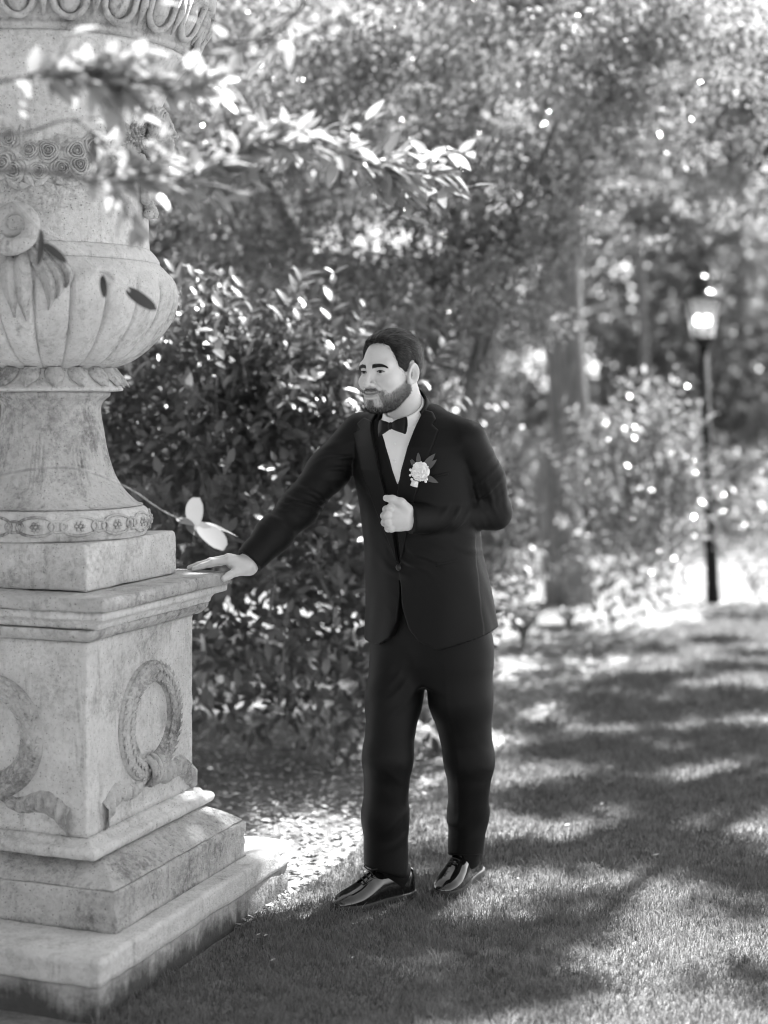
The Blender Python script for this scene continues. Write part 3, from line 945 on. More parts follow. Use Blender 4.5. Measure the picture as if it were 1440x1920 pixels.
def shade_over(px, py, zc, z=0.0, depth=None):
    """place in the canopy, zc metres up, whose shadow falls on a place of the lawn (or on a point z up at a given distance)"""
    p = at(px, py, depth if depth else CAM_Z * 3000 / (py - 750))
    t = (zc - p[2]) / math.tan(SUN_EL)
    return (p[0] + SUN_AZ[0] * t, p[1] + SUN_AZ[1] * t, zc)
canopy = [(shade_over(215, 545, 4.9, 0, 4.3), (0.22, 0.2, 0.2), 0.35), (shade_over(150, 700, 4.9, 0, 4.6), (0.75, 0.55, 0.35), 1.1), (shade_over(260, 520, 4.8, 0, 4.6), (0.40, 0.35, 0.3), 0.6), (shade_over(330, 1200, 5.0, 0, 4.6), (0.75, 0.5, 0.35), 0.9), (shade_over(770, 1000, 5.0, 0, 4.9), (0.6, 0.45, 0.35), 0.52), (shade_over(100, 1700, 5.0, 0, 4.0), (0.6, 0.45, 0.3), 0.45)]
for (x_, y_, rx, ry) in ((480, 1800, 0.40, 0.26), (620, 1880, 0.35, 0.18), (860, 1760, 0.34, 0.20), (980, 1840, 0.20, 0.10), (800, 1640, 0.22, 0.14), (1230, 1580, 0.36, 0.14), (1060, 1600, 0.20, 0.10), (1420, 1640, 0.24, 0.12), (1030, 1500, 0.30, 0.18), (1190, 1490, 0.30, 0.14), (1360, 1500, 0.32, 0.16), (1110, 1410, 0.34, 0.20), (1270, 1400, 0.38, 0.20), (1420, 1400, 0.30, 0.22), (1180, 1330, 0.34, 0.22), (1320, 1330, 0.40, 0.22), (1440, 1310, 0.3, 0.2), (1200, 1275, 0.40, 0.16), (1380, 1255, 0.30, 0.12), (1180, 1225, 0.20, 0.08), (1320, 1205, 0.30, 0.08), (1420, 1230, 0.2, 0.1), (1180, 1800, 0.16, 0.08), (1390, 1860, 0.26, 0.10), (1130, 1690, 0.20, 0.07), (1330, 1700, 0.14, 0.06)):
    canopy.append((shade_over(x_, y_, 5.2), (rx, ry * 1.6, 0.14), 1.5 * rx * ry * 3.2))
tree("birch_tree", "tree rooted past the picture's edge whose sunlit boughs hang above the street lamp", (4.4, 9.6, 0),
     [([(4.4, 9.6, -0.2), (4.4, 9.6, 1.4), (4.2, 9.4, 3.2), (3.9, 9.2, 5.2)], [0.17, 0.14, 0.11, 0.05]),
      ([(4.3, 9.5, 2.4), (3.4, 10.0, 3.0), (2.4, 9.9, 3.1)], [0.05, 0.035, 0.012]),
      ([(4.2, 9.4, 3.4), (3.2, 8.2, 4.5), (1.9, 7.3, 4.95), (0.6, 6.7, 4.9)], [0.07, 0.05, 0.035, 0.015]),
      ([(4.1, 9.3, 3.9), (3.6, 8.2, 4.8), (3.0, 7.0, 5.1)], [0.05, 0.035, 0.015])],
     blobs_of(((1.85, 9.9, 2.80), (0.95, 0.8, 0.25), 0.6), ((2.5, 10.1, 3.15), (0.9, 0.9, 0.4), 0.8), ((2.2, 9.8, 3.9), (1.4, 1.0, 0.5), 0.8), *canopy),
     350, 150, 0.070, "leaf_small", "bark_pale", 3, 0.17)

far_trunks = [(1392, 20.0, 0.11, "bark_pale", "dark far trunk just beyond the lamp's lantern"), 
              (1200, 16.5, 0.065, "bark", "slim far trunk standing nearest the furrowed trunk"), (905, 16.0, 0.15, "bark", "far trunk glimpsed just behind the man's shoulder"), (470, 13.0, 0.16, "bark", "dark far trunk behind the shrub and the urn's bowl")]
for i, (px, d, r, bk, lab) in enumerate(far_trunks):
    x = (px - 720) / 3000 * d
    tree("woodland_tree", lab, (x, d, 0),
         [([(x, d, -0.2), (x + 0.05, d, 2.0), (x - 0.1, d, 4.5), (x, d, 7.0)], [r, r * 0.8, r * 0.65, r * 0.3])],
         blobs_of(((x, d + 1.0, 5.4), (1.9, 1.4, 1.4), 1.0), ((x + 0.5, d, 4.0), (1.3, 0.9, 0.6), 0.35)), 60, 70, 0.13, "leaf_far", bk, 20 + i, 0.42, "woodland trees behind the garden")

# the wood behind, one mass of leaves
def far_wood():
    rs = np.random.default_rng(31)
    cs = []
    for k in range(1000):
        y = rs.uniform(19, 28); x = rs.uniform(-0.30 * y - 1, 0.30 * y + 1)
        z = 0.2 + 7.2 * rs.uniform() ** 1.2
        px = 720 + 3000 * x / y
        open_right = np.clip((px - 1080) / 360, 0, 1)
        if z > 3.2 and rs.uniform() < 0.45 + 0.25 * open_right: continue
        cs.append((x, y, z))
    for k in range(70):
        y = rs.uniform(19, 25); cs.append((rs.uniform(0.15, 0.27) * y, y, rs.uniform(1.2, 3.9)))
    Q, t = sprays(np.array(cs), 0.75, 80, 0.19, rs, 0.5, 0.55)
    me = foliage_mesh("far_foliage", Q, t)
    tag(link_mesh("far_foliage", me, MATS["leaf_far"]), "far wood of leafy trees closing the view", "wood", None, "stuff")
far_wood()

# ------------------------------------------------------------------ leaf shapes for plants whose leaves can be told apart
SHRUB_LEAVES = [leaf_mesh("shrub_leaf", 1, 0.44, 0.10 + 0.08 * k, 0.10, 4, t, "leaf_shrub")[0] for k, t in enumerate((0.15, 0.4, 0.6, 0.95))]
_, LV, LF = leaf_mesh("tmp", 1, 0.44, 0.14, 0.10, 3)

def leaves_bulk(P, D, Nn, L, V0, F0):
    D = unit(D); S = unit(np.cross(Nn, D)); Nn = np.cross(D, S)
    V = P[:, None] + (V0[None, :, 0:1] * D[:, None] + V0[None, :, 1:2] * S[:, None] + V0[None, :, 2:3] * Nn[:, None]) * L[:, None, None]
    F = (np.arange(len(P))[:, None, None] * len(V0) + F0[None]).reshape(-1, F0.shape[1])
    return V.reshape(-1, 3), F

def shrub(name, label, base, shoots, leafL, mat, n_inner, inner, seed, n_obj=300, group=None, meshes=SHRUB_LEAVES, pair=0.030, score=None):
    """shoots: (start, tip, n) - twigs set with pairs of leaves; inner: blobs filled with shaded leaves"""
    rs = np.random.default_rng(seed); base = np.array(base, float)
    root = empty(name, tuple(base)); tag(root, label, "shrub", group)
    st = MB(); P = []; D = []; Nn = []; L = []
    for (a, b) in shoots:
        a = np.array(a); b = np.array(b); ln = np.linalg.norm(b - a)
        mid = (a + b) / 2 + rs.normal(0, 0.06, 3) * ln
        pts = smooth_path([a, mid, b], 8)
        st.tube([p - base for p in pts], list(np.linspace(0.006, 0.0015, 8)), 5, False)
        m = max(3, int(ln * 0.7 / pair)); az = rs.uniform(0, 6.28)
        for k in range(m):
            q = 0.25 + 0.75 * (k + 1) / m
            i = min(int(q * 7), 6); p = pts[i] + (pts[i + 1] - pts[i]) * (q * 7 - i); t = unit(pts[i + 1] - pts[i])
            for s in (0, math.pi):
                w = az + k * 1.57 * 0.9 + s
                o = unit(np.cross(t, (math.cos(w), math.sin(w), 0.3)))
                d = unit(o * 0.85 + t * 0.65 + rs.normal(0, 0.15, 3))
                P.append(p); D.append(d); Nn.append(unit(t * 0.8 + np.array((0, 0, 0.5)) - o * 0.3 + rs.normal(0, 0.2, 3))); L.append(leafL * rs.uniform(0.7, 1.2) * (1.1 - 0.45 * max(0, q - 0.6)))
    ns = len(P)
    if n_inner:
        wts = np.array([b[2] for b in inner], float); pick = rs.choice(len(inner), n_inner, p=wts / wts.sum())
        d = unit(rs.normal(0, 1, (n_inner, 3))) * rs.uniform(0, 1, (n_inner, 1)) ** 0.4
        c = np.array([inner[i][0] for i in pick]) + d * np.array([inner[i][1] for i in pick])
        P = np.concatenate((np.array(P), c)); D = np.concatenate((np.array(D), unit(d + rs.normal(0, 0.6, (n_inner, 3)))))
        Nn = np.concatenate((np.array(Nn), unit(rs.normal(0, 0.7, (n_inner, 3)) + (0, 0, 0.8)))); L = np.concatenate((np.array(L), leafL * rs.uniform(0.7, 1.2, n_inner)))
    P = np.array(P); D = np.array(D); Nn = np.array(Nn); L = np.array(L)
    k = P[:, 2] > 0.03; P, D, Nn, L = P[k], D[k], Nn[k], L[k]; ns = min(ns, int(k[:ns].sum()) if len(k) >= ns else ns)
    tag(st.build("stems", MATS["bark"], root), kind="stuff")
    # the leaves that show largest are leaves of their own, the rest one part
    scr = L[:ns] / P[:ns, 1]
    big = np.argsort(-scr)[:n_obj]; mask = np.zeros(len(P), bool); mask[big] = True
    for i in big: place_leaf(meshes[rs.integers(len(meshes))], P[i], D[i], Nn[i], L[i], root, base)
    r = ~mask
    V, F = leaves_bulk(P[r], D[r], Nn[r], L[r], LV, LF)
    me = np_mesh("foliage", V - base, F, True); set_attr(me, "tone", np.repeat(np.clip(rs.normal(0.45, 0.28, r.sum()), 0, 1), len(LV)))
    tag(link_mesh("foliage", me, MATS[mat], root), None, None, None, "stuff")
    return root

def shoots_over(blobs, n, ln, rs, lean=(0, -0.3, 0.7)):
    out = []
    w = np.array([b[2] for b in blobs], float); w /= w.sum()
    for k in range(n):
        c, r, _ = blobs[rs.choice(len(blobs), p=w)]
        d = unit(rs.normal(0, 1, 3) + np.array(lean)); 
        if d[2] < -0.3: d[2] *= -0.5
        a = np.array(c) + d * np.array(r) * rs.uniform(0.55, 0.95)
        t = unit(d + np.array((0, 0, 0.7)) + rs.normal(0, 0.3, 3)); out.append((a, a + t * ln * rs.uniform(0.6, 1.3)))
    return out

# the dark camellia shrub behind urn and man
cb = blobs_of(((-0.85, 6.6, 0.85), (0.75, 0.55, 0.85), 1.2), ((-0.30, 6.7, 0.80), (0.55, 0.50, 0.80), 1.1), ((-0.70, 6.5, 1.50), (0.50, 0.40, 0.35), 0.8), ((0.10, 6.9, 0.55), (0.40, 0.40, 0.55), 0.5), ((-1.35, 6.6, 0.9), (0.5, 0.5, 0.9), 0.4), ((-0.25, 6.7, 1.45), (0.40, 0.35, 0.28), 0.4))
rsx = np.random.default_rng(41)
sh = shoots_over(cb, 250, 0.30, rsx)
for (x, y, d, l) in ((385, 560, 6.25, 0.34), (440, 590, 6.2, 0.30), (420, 640, 6.2, 0.30), (470, 640, 6.3, 0.26), (360, 650, 6.2, 0.30), (560, 640, 6.5, 0.3), (610, 600, 6.6, 0.3), (560, 720, 6.3, 0.3), (640, 690, 6.4, 0.3),
                     (600, 870, 6.1, 0.25), (500, 940, 6.0, 0.25), (470, 930, 6.0, 0.22), (300, 890, 6.0, 0.2), (540, 1150, 6.0, 0.25), (500, 1040, 6.0, 0.25), (600, 1020, 6.1, 0.25), (430, 1000, 6.0, 0.2)):
    tip = at(x, y, d); sh.append((tip + np.array((rsx.normal(0, 0.06) - 0.05, 0.12, -l)), tip))
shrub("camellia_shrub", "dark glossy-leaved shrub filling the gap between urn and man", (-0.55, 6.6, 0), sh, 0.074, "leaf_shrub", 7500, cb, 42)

# sunny shrub right of the trunk
SUN_LEAVES = [leaf_mesh("sunny_leaf", 1, 0.48, 0.12, 0.10, 3, t, "leaf_small")[0] for t in (0.3, 0.6, 0.95)]
sb = blobs_of(((1.68, 10.6, 0.70), (0.42, 0.5, 0.62), 1.0), ((1.85, 10.8, 0.75), (0.25, 0.3, 0.55), 0.25), ((1.55, 10.4, 0.45), (0.35, 0.4, 0.4), 0.4))
sh = shoots_over(sb, 110, 0.42, rsx)
for (x, y) in ((1130, 770), (1180, 800), (1230, 790), (1285, 780), (1290, 830), (1180, 850), (1120, 830), (1270, 690), (1250, 920), (1300, 960)):
    tip = at(x, y, 10.3); sh.append((tip + np.array((rsx.normal(0, 0.15), 0.2, -0.5)), tip))
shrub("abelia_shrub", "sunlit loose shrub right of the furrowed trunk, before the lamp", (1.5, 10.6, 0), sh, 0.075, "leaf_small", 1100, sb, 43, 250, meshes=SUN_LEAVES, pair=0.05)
sb2 = blobs_of(((2.95, 11.9, 0.5), (0.35, 0.4, 0.5), 1.0))
shrub("boxwood_shrub", "small shrub at the picture's edge past the lamp", (2.95, 11.9, 0), shoots_over(sb2, 30, 0.3, rsx), 0.06, "leaf_small", 900, sb2, 44, 60, meshes=SUN_LEAVES, pair=0.05)
sb3 = blobs_of(((0.45, 9.4, 0.55), (0.45, 0.45, 0.5), 1.0), ((0.60, 9.6, 0.95), (0.25, 0.4, 0.45), 0.6))
shrub("privet_shrub", "shadowed shrub at the foot of the furrowed trunk behind the jacket hem", (0.55, 9.4, 0), shoots_over(sb3, 60, 0.3, rsx), 0.06, "leaf_shrub", 2600, sb3, 45, 80, meshes=SHRUB_LEAVES, pair=0.05)  # the darker leaf material puts this shrub's shade into its colour
# far right and middle low growth
sb4 = blobs_of(((2.6, 17, 0.6), (1.7, 0.8, 0.7), 1.0), ((0.2, 15.5, 0.8), (1.6, 0.8, 0.9), 1.0))
shrub("laurel_hedge", "low pale hedge growing beyond the sandy path", (1.5, 16.5, 0), shoots_over(sb4, 120, 0.4, rsx), 0.11, "leaf_far", 5200, sb4, 46, 60, meshes=SUN_LEAVES, pair=0.08)
sb5 = blobs_of(((-1.2, 9.6, 1.5), (1.0, 0.6, 1.3), 1.0), ((-2.0, 9.8, 1.8), (0.8, 0.6, 1.6), 0.8), ((-0.2, 9.9, 1.2), (0.7, 0.5, 1.0), 0.6), ((-0.9, 9.8, 2.5), (1.0, 0.5, 0.6), 0.6))
shrub("holly_bush", "tall shadowy bush behind the glossy shrub and the urn", (-1.2, 9.6, 0), shoots_over(sb5, 120, 0.4, rsx), 0.075, "leaf_shrub", 11500, sb5, 47, 60, meshes=SHRUB_LEAVES, pair=0.06)

# strap-leaved clump at the edge of the lawn
def strap_plant(label, x, y, n, h, seed):
    rs = np.random.default_rng(seed); root = empty("daylily_clump", (x, y, 0)); tag(root, label, "plant")
    for i in range(n):
        a = rs.uniform(0, 6.28); hh = h * rs.uniform(0.6, 1.1); out = hh * rs.uniform(0.2, 0.7)
        V = []; F = []
        for k in range(8):
            q = k / 7; r = out * q ** 1.6; z = hh * (q - 0.35 * q ** 3); w = 0.012 * (1 - q ** 3) + 0.001
            cx, cy = math.cos(a) * r, math.sin(a) * r; sx, sy = -math.sin(a) * w, math.cos(a) * w
            V += [(cx - sx, cy - sy, z), (cx + math.cos(a) * 0.003, cy + math.sin(a) * 0.003, z - 0.004), (cx + sx, cy + sy, z)]
        for k in range(7):
            F += [(k * 3, k * 3 + 1, k * 3 + 4, k * 3 + 3), (k * 3 + 1, k * 3 + 2, k * 3 + 5, k * 3 + 4)]
        o = obj("strap_leaf", V, F, MATS["leaf_strap"], root); set_attr(o.data, "tone", np.full(len(V), rs.uniform(0.2, 1)))
strap_plant("clump of strap leaves on the soil by the jacket hem", 0.86, 9.9, 46, 0.42, 51)
strap_plant("smaller strap-leaved tuft beside the lawn, nearer the lamp", 1.22, 10.6, 26, 0.24, 52)

# ------------------------------------------------------------------ boughs hanging in from a tree beyond the picture
ROUND_LEAVES = [leaf_mesh('round_leaf', 1, w, c, 0.07, 9, t, mt, True)[0] for (w, c, t, mt) in ((0.80, 0.08, 1.0, 'leaf_sprig'), (0.60, 0.18, 0.6, 'leaf_sprig'), (0.30, 0.16, 0.5, 'leaf_dark'))]
BR_LEAVES = [leaf_mesh("bough_leaf", 1, w, c, 0.08, 6, t, "leaf_branch")[0] for (w, c, t) in ((0.42, 0.10, 0.3), (0.46, 0.2, 0.55), (0.40, 0.05, 0.8), (0.5, 0.15, 1.0))]
tree("overhanging_tree", "tree past the picture's edge whose leafy boughs hang blurred before the urn", (-3.3, 2.9, 0),
     [([(-3.3, 2.9, -0.2), (-3.3, 2.9, 1.3), (-3.1, 2.9, 2.6), (-2.9, 3.0, 4.2)], [0.17, 0.14, 0.11, 0.05]),
      ([(-3.2, 2.9, 1.6), (-2.2, 2.95, 2.15), (-1.2, 2.97, 2.12)], [0.05, 0.03, 0.008]),
      ([(-3.2, 2.9, 1.3), (-2.3, 3.3, 1.45), (-1.2, 3.7, 1.40)], [0.04, 0.02, 0.005])],
     blobs_of(((-3.0, 2.9, 3.4), (1.3, 1.6, 1.0), 1.0), ((-2.9, 3.6, 1.9), (0.9, 1.5, 0.9), 0.9), ((-3.2, 2.0, 1.5), (0.9, 1.2, 0.9), 0.6), ((-1.95, 1.5, 2.3), (0.85, 1.0, 1.2), 1.1), ((-1.7, 0.2, 2.2), (1.1, 0.9, 1.3), 0.9), ((-3.0, -0.8, 2.4), (1.6, 1.8, 2.0), 2.0), ((-1.0, -2.6, 2.6), (1.9, 1.2, 2.2), 2.2)),  # unseen crown lobes beside and behind the camera, added to block sky light
     400, 150, 0.085, "leaf_branch", "bark", 60, 0.30)
OVERHANG = bpy.data.objects["overhanging_tree"]
def hang(root):
    root.parent = OVERHANG; root.location = Vector(root.location) - Vector(OVERHANG.location); return root
def bough(label, path, n_twig, leafL, seed, r0=0.006, dens=1.0, tl=(0.12, 0.3), spread=0.5, start=0.05):
    rs = np.random.default_rng(seed); P = smooth_path(path, 30); base = P[0]
    root = hang(empty("leafy_bough", tuple(base))); tag(root, label)
    mb = MB(); mb.tube([p - base for p in P], list(np.linspace(r0, 0.0018, 30)), 6)
    tips = []
    for k in range(n_twig):
        q = rs.uniform(start, 1.0); i = min(int(q * 29), 28); p = P[i]; t = unit(P[i + 1] - P[i])
        d = unit(t * 0.7 + rs.normal(0, spread, 3) + np.array((0, 0, 0.10))); ln = rs.uniform(*tl)
        e = p + d * ln; mid = (p + e) / 2 + rs.normal(0, 0.1, 3) * ln
        tp = smooth_path([p, mid, e], 6); mb.tube([a - base for a in tp], list(np.linspace(0.0028, 0.0012, 6)), 5, False); tips.append(tp)
    tag(mb.build("twig", MATS["bark"], root), kind="stuff")
    n = 0
    for tp in tips + [P[24:]]:
        m = max(3, int(rs.integers(4, 8) * dens))
        for k in range(m):
            q = (k + 1) / m; i = min(int(q * (len(tp) - 1)), len(tp) - 2); p = tp[i] + (tp[i + 1] - tp[i]) * (q * (len(tp) - 1) - i)
            t = unit(np.array(tp[i + 1]) - np.array(tp[i]))
            o = rs.normal(0, 1, 3); o -= t * np.dot(o, t); o = unit(o * np.array((1, 1, 0.45)))
            d = unit(o * 0.8 + t * 0.7 + np.array((0, 0, -0.15)))
            nn = unit(np.array((0, 0, 1.0)) + rs.normal(0, 0.35, 3))
            place_leaf(BR_LEAVES[rs.integers(4)], p, d, nn, leafL * rs.uniform(0.65, 1.2), root, base); n += 1
    return root
bough("upper leafy bough crossing blurred in front of the urn's rim", [at(-160, 190, 3.0), at(0, 152, 3.0), at(150, 140, 3.05), at(240, 155, 3.1), at(350, 165, 3.15)], 38, 0.056, 61, 0.005, 1.3, (0.05, 0.12), 0.30, 0.3)
bough("long leafy bough sweeping from the urn's neck towards the man's head", [at(-150, 330, 2.9), at(60, 320, 3.0), at(200, 340, 3.1), at(380, 330, 3.25), at(520, 262, 3.4), at(680, 300, 3.6), at(830, 350, 3.75)], 80, 0.060, 62, 0.006, 1.3, (0.06, 0.15), 0.29, 0.28)
bough("small leafy sprig reaching over the urn's carved mask", [at(600, -60, 3.0), at(560, 20, 3.05), at(500, 75, 3.1), at(430, 100, 3.1)], 9, 0.05, 63, 0.004, 0.9, (0.08, 0.18), 0.5, 0.3)
bough("sparse sprig at the urn's collar of roses, by the picture's edge", [at(-80, 250, 3.2), at(40, 250, 3.2), at(130, 225, 3.2), at(190, 260, 3.25)], 6, 0.045, 66, 0.004, 0.8, (0.05, 0.10), 0.5, 0.2)
def sprig(label, path, leaves, seed, r0=0.0016):
    """a bare drooping twig with a few leaves set one by one: (px, py, depth, direction px, length, normal)"""
    P = smooth_path(path, 24); base = P[0]
    root = hang(empty("hanging_twig", tuple(base))); tag(root, label)
    mb = MB(); mb.tube([p - base for p in P], list(np.linspace(r0, r0 * 0.6, 24)), 6); mb.build("twig", MATS["bark_pale"], root)
    for (a, b, w, nn, k) in leaves:
        a = np.array(a); b = np.array(b); place_leaf((BR_LEAVES + ROUND_LEAVES)[k], a, b - a, nn, np.linalg.norm(b - a), root, base)
sprig("thin bare twig dangling a few leaves before the urn's bowl", [at(20, 370, 3.55), at(70, 425, 3.6), at(130, 455, 3.65), at(185, 508, 3.7), at(235, 540, 3.72)],
      [(at(192, 515, 3.7), at(196, 556, 3.68), 0, (0.2, -1, 0.2), 6), (at(185, 508, 3.7), at(214, 520, 3.66), 0, (0, -0.5, 1), 6), (at(215, 528, 3.71), at(246, 542, 3.69), 0, (0.1, -0.2, 1), 6), (at(235, 540, 3.72), at(288, 578, 3.68), 0, (-0.5, -0.8, 0.3), 6), (at(230, 535, 3.72), at(272, 545, 3.75), 0, (0, -0.4, 1), 6), (at(75, 428, 3.6), at(80, 500, 3.62), 0, (1, -0.5, 0), 6), (at(80, 455, 3.6), at(125, 490, 3.6), 0, (0, -1, 0.4), 6)], 64)
sprig("arching twig with big pale leaves above the man's resting hand", [at(-40, 900, 3.75), at(60, 880, 3.8), at(150, 880, 3.85), at(240, 915, 3.9), at(300, 955, 3.95), at(352, 980, 4.0)],
      [(at(360, 985, 4.0), at(371, 934, 3.97), 0, (-0.6, -1, 0.35), 4), (at(350, 980, 4.0), at(404, 1006, 3.96), 0, (0.0, -0.6, 1), 5), (at(375, 985, 4.0), at(420, 1020, 3.93), 0, (0.2, -0.5, 1), 5), (at(330, 972, 4.0), at(366, 984, 3.97), 0, (0, -0.6, 1), 2), (at(380, 985, 4.0), at(450, 998, 4.1), 0, (0, -0.5, 1), 0), (at(40, 888, 3.8), at(5, 905, 3.8), 0, (0, -0.5, 1), 3), (at(20, 890, 3.8), at(35, 915, 3.8), 0, (0, -0.5, 1), 2)], 65, 0.0022)

# ------------------------------------------------------------------ the street lamp
def lamp():
    d = 12.05; bx = (1337 - 720) / 3000 * d
    root = empty("street_lamp", (bx, d, 0)); tag(root, "black lamp post with a lit glass lantern at the lawn's end", "lamp post")
    iron = MATS["lamp_iron"]
    lean = -0.037
    def p(z, x=0, y=0): return (x + lean * z, y, z)
    mb = MB(); mb.tube([p(-0.1), p(0.10), p(0.12), p(0.5), p(0.52), p(1.93)], [0.052, 0.050, 0.046, 0.046, 0.038, 0.034], 16); mb.build("post", iron, root)
    mb = MB(); mb.tube([p(1.93), p(1.96), p(1.99), p(2.0)], [0.036, 0.06, 0.085, 0.085], 16); mb.build("lantern_base", iron, root)
    for k in range(4):
        a = math.pi / 4 + k * math.pi / 2; mb = MB()
        mb.tube([p(2.0, math.cos(a) * 0.105, math.sin(a) * 0.105), p(2.29, math.cos(a) * 0.165, math.sin(a) * 0.165)], 0.007, 6); mb.build("lantern_bar", iron, root)
        b = a + math.pi / 2
        V = [p(2.003, math.cos(a) * 0.103, math.sin(a) * 0.103), p(2.003, math.cos(b) * 0.103, math.sin(b) * 0.103), p(2.287, math.cos(b) * 0.162, math.sin(b) * 0.162), p(2.287, math.cos(a) * 0.162, math.sin(a) * 0.162)]
        V2 = [(x * 0.98 + 0.02 * lean * z, y * 0.98, z) for x, y, z in V]
        obj("glass_pane", V + V2, [(0, 1, 2, 3), (7, 6, 5, 4), (0, 4, 5, 1), (1, 5, 6, 2), (2, 6, 7, 3), (3, 7, 4, 0)], MATS["lamp_glass"], root, False)
    mb = MB(); V = []; F = []
    for (z, r) in ((2.288, 0.19), (2.298, 0.195), (2.345, 0.105), (2.36, 0.085), (2.42, 0.075), (2.435, 0.09), (2.46, 0.05), (2.49, 0.015), (2.515, 0.022), (2.535, 0.006)):
        for k in range(16):
            a = math.pi / 4 + 2 * math.pi * k / 16; V.append(p(z, r * math.cos(a), r * math.sin(a)))
    for i in range(9):
        for k in range(16): F.append((i * 16 + k, i * 16 + (k + 1) % 16, (i + 1) * 16 + (k + 1) % 16, (i + 1) * 16 + k))
    F.append(tuple(range(16))[::-1]); mb.add(V, F); mb.build("lantern_roof", MATS["lamp_cap_paint"], root)
    for sx in (-0.035, 0.035):
        V, F = blob(p(2.13, sx + lean * 0 , 0), (0.028, 0.028, 0.040), 12); obj("bulb", V, F, MATS["bulb"], root)
        mb = MB(); mb.tube([p(2.0, sx, 0), p(2.095, sx, 0)], 0.012, 8); mb.build("lamp_socket", iron, root)
m, nt, b, out = new_mat("lamp_glass")
tr = nt.nodes.new("ShaderNodeBsdfTransparent"); df = nt.nodes.new("ShaderNodeBsdfTranslucent"); df.inputs[0].default_value = g(0.45)
gl = nt.nodes.new("ShaderNodeBsdfGlossy"); gl.inputs["Roughness"].default_value = 0.15
m1 = nt.nodes.new("ShaderNodeMixShader"); m1.inputs[0].default_value = 0.16; m2 = nt.nodes.new("ShaderNodeMixShader"); m2.inputs[0].default_value = 0.06
nt.links.new(tr.outputs[0], m1.inputs[1]); nt.links.new(df.outputs[0], m1.inputs[2]); nt.links.new(m1.outputs[0], m2.inputs[1]); nt.links.new(gl.outputs[0], m2.inputs[2]); nt.links.new(m2.outputs[0], out.inputs[0])
m, nt, b, out = new_mat("bulb"); b.inputs["Emission Color"].default_value = g(1); b.inputs["Emission Strength"].default_value = 2.5
lamp()

# ------------------------------------------------------------------ distance-field modelling for the figure
def surface_nets(f, lo, hi, h):
    lo = np.array(lo, float); hi = np.array(hi, float)
    n = np.ceil((hi - lo) / h).astype(int) + 1
    ax = [(lo[i] + h * np.arange(n[i])).astype(np.float32) for i in range(3)]
    v = np.empty(tuple(n), np.float32)
    step = max(1, int(600000 / (n[1] * n[2])))
    Y, Z = np.meshgrid(ax[1], ax[2], indexing='ij')
    for i in range(0, n[0], step):
        xs = ax[0][i:i + step]
        P = np.empty((len(xs), n[1], n[2], 3), np.float32)
        P[..., 0] = xs[:, None, None]; P[..., 1] = Y[None]; P[..., 2] = Z[None]
        v[i:i + step] = f(P.reshape(-1, 3)).reshape(len(xs), n[1], n[2])
    v[0] = np.maximum(v[0], 1e-4); v[-1] = np.maximum(v[-1], 1e-4)
    v[:, 0] = np.maximum(v[:, 0], 1e-4); v[:, -1] = np.maximum(v[:, -1], 1e-4)
    v[:, :, 0] = np.maximum(v[:, :, 0], 1e-4); v[:, :, -1] = np.maximum(v[:, :, -1], 1e-4)
    s = v < 0
    cs = n - 1
    acc = {}
    ids = []; pts = []
    quads = []
    strides = np.array((cs[1] * cs[2], cs[2], 1))
    for a in range(3):
        sl0 = [slice(None)] * 3; sl1 = [slice(None)] * 3
        sl0[a] = slice(0, -1); sl1[a] = slice(1, None)
        s0 = s[tuple(sl0)]; s1 = s[tuple(sl1)]
        idx = np.argwhere(s0 != s1)
        v0 = v[tuple(sl0)][tuple(idx.T)]; v1 = v[tuple(sl1)][tuple(idx.T)]
        t = v0 / (v0 - v1)
        p = idx.astype(float); p[:, a] += t
        b, c = (a + 1) % 3, (a + 2) % 3
        ok = (idx[:, b] > 0) & (idx[:, c] > 0) & (idx[:, b] < cs[b]) & (idx[:, c] < cs[c])
        idx = idx[ok]; p = p[ok]; inside0 = s0[tuple(idx.T)]
        q = []
        for (db, dc) in ((-1, -1), (0, -1), (0, 0), (-1, 0)):
            cell = idx.copy(); cell[:, b] += db; cell[:, c] += dc
            cid = cell @ strides
            ids.append(cid); pts.append(p); q.append(cid)
        q = np.stack(q, 1)
        q[~inside0] = q[~inside0][:, ::-1]
        quads.append(q)
    ids = np.concatenate(ids); pts = np.concatenate(pts); quads = np.concatenate(quads)
    uq, inv = np.unique(ids, return_inverse=True)
    cnt = np.bincount(inv, minlength=len(uq))
    V = np.stack([np.bincount(inv, pts[:, k], len(uq)) / cnt for k in range(3)], 1) * h + lo
    F = np.searchsorted(uq, quads)
    return V, F

def relax(V, F, it=1, k=0.5):
    for _ in range(it):
        acc = np.zeros_like(V); cnt = np.zeros(len(V))
        for a in range(4):
            for b in ((a + 1) % 4, (a + 3) % 4):
                for c in range(3): acc[:, c] += np.bincount(F[:, a], V[F[:, b], c], len(V))
                cnt += np.bincount(F[:, a], minlength=len(V))
        V = V * (1 - k) + k * acc / np.maximum(cnt, 1)[:, None]
    return V

